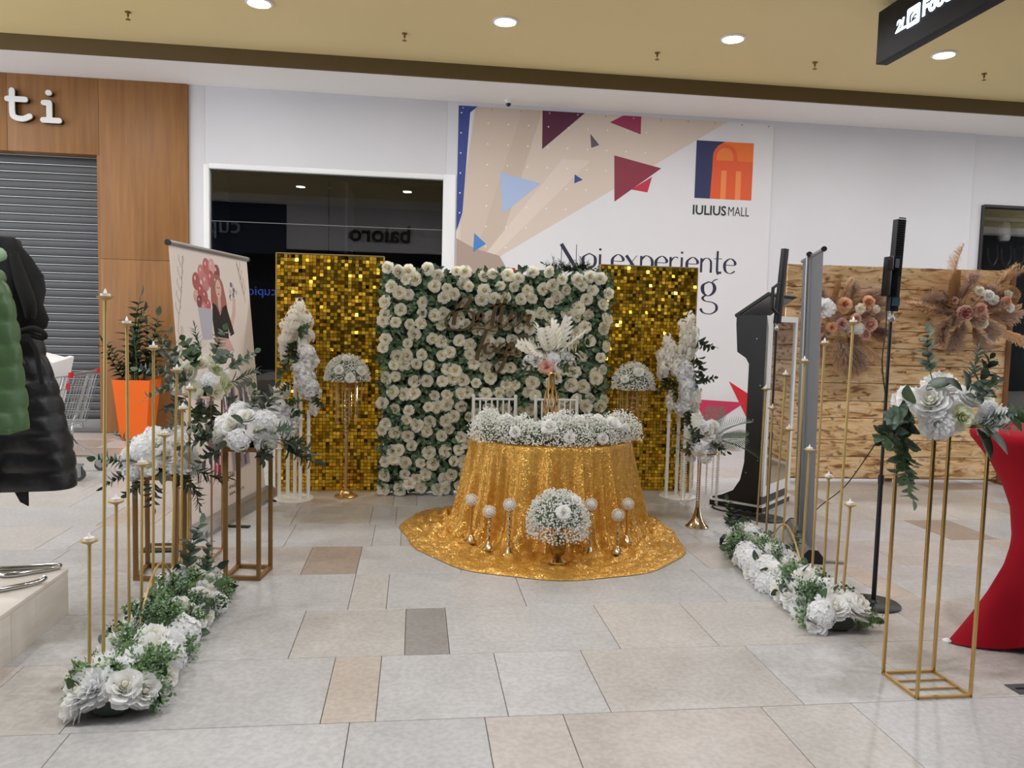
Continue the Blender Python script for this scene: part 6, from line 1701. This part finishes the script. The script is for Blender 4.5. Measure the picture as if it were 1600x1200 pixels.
MB().tube([lo(p) for p in spline([(-1.9, -.07, 1.84), (-1.86, -.09, 1.72), (-1.82, -.10, 1.6), (-1.82, -.09, 1.53)], 5)], [.02 + .012 * math.sin(PI * i / 15) for i in range(16)], 10).obj('lapel', MT['woolblack'], ct)
bt = MB().lathe([(.29, 1.385), (.296, 1.40), (.296, 1.425), (.29, 1.44)], 40, (0.0, 0, -zs)).obj('belt', MT['woolblack'], ct)
bt.scale = (.72, .33, 1.0); bt.location = (-.035, 0, .06)
MB().tube([lo(p) for p in spline([(-1.86, -.1, 1.47), (-1.80, -.11, 1.485), (-1.755, -.11, 1.465), (-1.76, -.1, 1.44), (-1.83, -.1, 1.455)], 5)], .013, 8).tube([lo(p) for p in spline([(-1.83, -.11, 1.455), (-1.79, -.11, 1.38), (-1.775, -.115, 1.3), (-1.76, -.12, 1.22)], 5)], .012, 8).obj('belt_knot', MT['woolblack'], ct)
MB().box(-.004, .004, -.152, -.14, 0, .7, M=Matrix.Translation((.05, 0, 0))).obj('zip', MT['black'], ct)
MB().prism([(.09, .03), (.165, .02), (.165, -.07), (.13, -.05)], -.12, -.11, lambda a, b, d: (a, d, b)).obj('hem_flap', MT['woolblack'], ct, fixn=True)
# green jacket in front
rowsG = [(1.80, -2.25, -1.80, .10), (1.73, -2.27, -1.775, .13), (1.665, -2.28, -1.762, .14), (1.60, -2.29, -1.755, .15), (1.515, -2.3, -1.742, .16), (1.43, -2.3, -1.735, .165), (1.35, -2.3, -1.725, .17), (1.265, -2.31, -1.715, .17), (1.18, -2.31, -1.71, .17), (1.085, -2.32, -1.69, .17)]
rowsG = [(1.74, -2.25, -1.79, .07), (1.69, -2.27, -1.775, .085), (1.622, -2.28, -1.75, .095), (1.524, -2.29, -1.738, .10), (1.426, -2.3, -1.733, .105), (1.328, -2.3, -1.727, .11), (1.229, -2.3, -1.72, .11), (1.13, -2.31, -1.713, .11), (1.04, -2.31, -1.705, .115)]
cg, zs = coat('puffer_jacket', 'green quilted puffer jacket hanging in front at the left edge', -2.0, 3.62, rowsG, MT['puffgreen'], seed=5)
MB().tube([(x + 2.0, y, z - zs) for x, y, z in spline([(-2.2, -.06, 1.74), (-2.0, -.08, 1.77), (-1.84, -.06, 1.78), (-1.80, .02, 1.81)], 5)], .03, 10).obj('collar', MT['greenlining'], cg)
MB().tube([(-.16, 0, 1.80 - zs), (-.02, 0, 1.84 - zs), (.12, 0, 1.77 - zs)], .012, 8).obj('hanger', MT['greymetal'], cg)
MB().tube([(.2, -.115, .01), (.2, -.12, -.03)], .006, 6).obj('drawcord_toggle', MT['greenlining'], cg)
MB().box(-.3, .265, -.085, .085, -.012, .012).obj('hem', MT['puffgreen'], cg, bev=.006)

# ================================================================== SHOPPING CART WITH WHITE BOX
sc_ = thing('shopping_cart', 'wire shopping trolley with red handle ends behind the coats', 'shopping cart', (-3.5, 7.85, 0))
bk = MB()
def cartp(u, v, w_):   # u along x (0..1), v depth, w height
    return (-.38 + .62 * u + .13 * w_ * (1 if u > .5 else -.2), -.28 + .56 * v, .5 + .48 * w_)
for v in (0, 1):
    for i in range(12): bk.tube([cartp(i / 11, v, 0), cartp(i / 11, v, 1)], .004, 5)
    for j in range(5): bk.tube([cartp(0, v, j / 4), cartp(1, v, j / 4)], .005, 5)
for u in (0, 1):
    for i in range(10): bk.tube([cartp(u, i / 9, 0), cartp(u, i / 9, 1)], .004, 5)
    for j in range(5): bk.tube([cartp(u, 0, j / 4), cartp(u, 1, j / 4)], .005, 5)
for i in range(10): bk.tube([cartp(i / 9, 0, 0), cartp(i / 9, 1, 0)], .004, 5)
bk.obj('wire_basket', MT['greymetal'], sc_)
for v in (-.26, .26):
    fr2 = MB()
    fr2.tube(spline([(.28, v, .98), (.16, v, .6), (.12, v, .32), (.34, v * 1.0, .14)], 5), .012, 8)
    fr2.tube([(.34, v, .14), (-.42, v * .8, .16), (-.42, v * .8, .5)], .012, 8)
    fr2.tube([(.12, v, .34), (-.38, v * .9, .3)], .010, 6)
    fr2.obj('tube_frame', MT['chrome'], sc_)
MB().tube([(.34, -.3, 1.0), (.34, .3, 1.0)], .016, 10).tube([(.2, -.28, .98), (.34, -.28, 1.0)], .014, 8).tube([(.2, .28, .98), (.34, .28, 1.0)], .014, 8).obj('push_bar', MT['greymetal'], sc_)
for v in (-.295, .295): MB().box(.325, .36, v - .025, v + .025, .975, 1.025).obj('handle_end', MT['redplastic'], sc_, bev=.006)
MB().box(.3, .325, -.3, -.285, .86, .92).tube([(.33, -.295, .98), (.313, -.292, .92)], .003, 5).obj('coin_lock', MT['redplastic'], sc_)
MB().box(-.14, -.04, -.29, -.285, .62, .78).obj('red_sign', MT['redplastic'], sc_)
for (x, y) in ((.36, -.26), (.36, .26), (-.40, -.21), (-.40, .21)):
    wq = MB().tube([(x + .02, y - .016, .062), (x + .02, y + .016, .062)], .06, 20).obj('wheel', MT['rubber'], sc_)
    MB().tube([(x + .02, y - .019, .062), (x + .02, y + .019, .062)], .032, 14).obj('hub', MT['greymetal'], wq)
    MB().box(x - .02, x + .05, y - .024, y - .019, .05, .15).box(x - .02, x + .05, y + .019, y + .024, .05, .15).box(x - .03, x + .06, y - .026, y + .026, .14, .16).obj('caster_fork', MT['greymetal'], sc_, bev=.003)
wb_ = thing('white_box', 'white foam box leaning in the shopping trolley', 'box', (-3.62, 7.8, .52))
WM = Matrix.Rotation(.25, 4, 'Y') @ Matrix.Rotation(.1, 4, 'X')
MB().box(-.16, .12, -.2, .2, .02, .66, M=WM).obj('body', MT['white'], wb_, bev=.03)
MB().box(.125, .17, -.21, .21, .01, .68, M=WM).obj('lid', MT['white'], wb_, bev=.012)

# ================================================================== ORANGE PLANTER WITH ZZ PLANT
pt = thing('potted_plant', 'dark green plant in a tall tapered orange planter by the shutter', 'plant', (-3.52, 10.32, 0))
def taper(b0, b1, z0, z1): return [(-b0, -b0, z0), (b0, -b0, z0), (b0, b0, z0), (-b0, b0, z0), (-b1, -b1, z1), (b1, -b1, z1), (b1, b1, z1), (-b1, b1, z1)]
MB().add(taper(.155, .225, 0, .76), [(0, 3, 2, 1), (0, 1, 5, 4), (1, 2, 6, 5), (2, 3, 7, 6), (3, 0, 4, 7)]).add(taper(.19, .205, .68, .76), [(0, 1, 2, 3), (0, 4, 5, 1), (1, 5, 6, 2), (2, 6, 7, 3), (3, 7, 4, 0)]).add([(-.225, -.225, .76), (.225, -.225, .76), (.225, .225, .76), (-.225, .225, .76), (-.205, -.205, .76), (.205, -.205, .76), (.205, .205, .76), (-.205, .205, .76)], [(0, 1, 5, 4), (1, 2, 6, 5), (2, 3, 7, 6), (3, 0, 4, 7)]).obj('planter', MT['orange'], pt, smooth=0)
MB().box(-.195, .195, -.195, .195, .66, .70).obj('soil', MT['soil'], pt)
ZZ = sprig_mesh('plant_stalk', MT['leafdark'], 11, seed=31, wd=.3, ll=.2, ang=1.0, droop=.16, stem_r=.02)
Rz = random.Random(8)
for (x, y, dx, dy, L) in ((-.05, 0, -.06, -.05, 1.12), (.0, -.05, .0, -.1, .95), (.08, 0, .28, -.05, .9), (-.08, -.03, -.3, -.1, .62), (.05, .05, .16, .1, .78), (-.02, .03, -.1, 0, .85), (.1, -.04, .38, -.1, .72), (-.1, 0, -.75, -.1, .62), (.02, -.06, .1, -.2, .7), (.0, .06, -.2, .1, .7)):
    inst(ZZ, 'plant_stalk', pt, aim((x, y, .68), (dx, dy, 1), L, Rz.uniform(0, 6.28)))
tag(pt, 'dark green plant in a tall tapered orange planter by the shutter', 'plant')
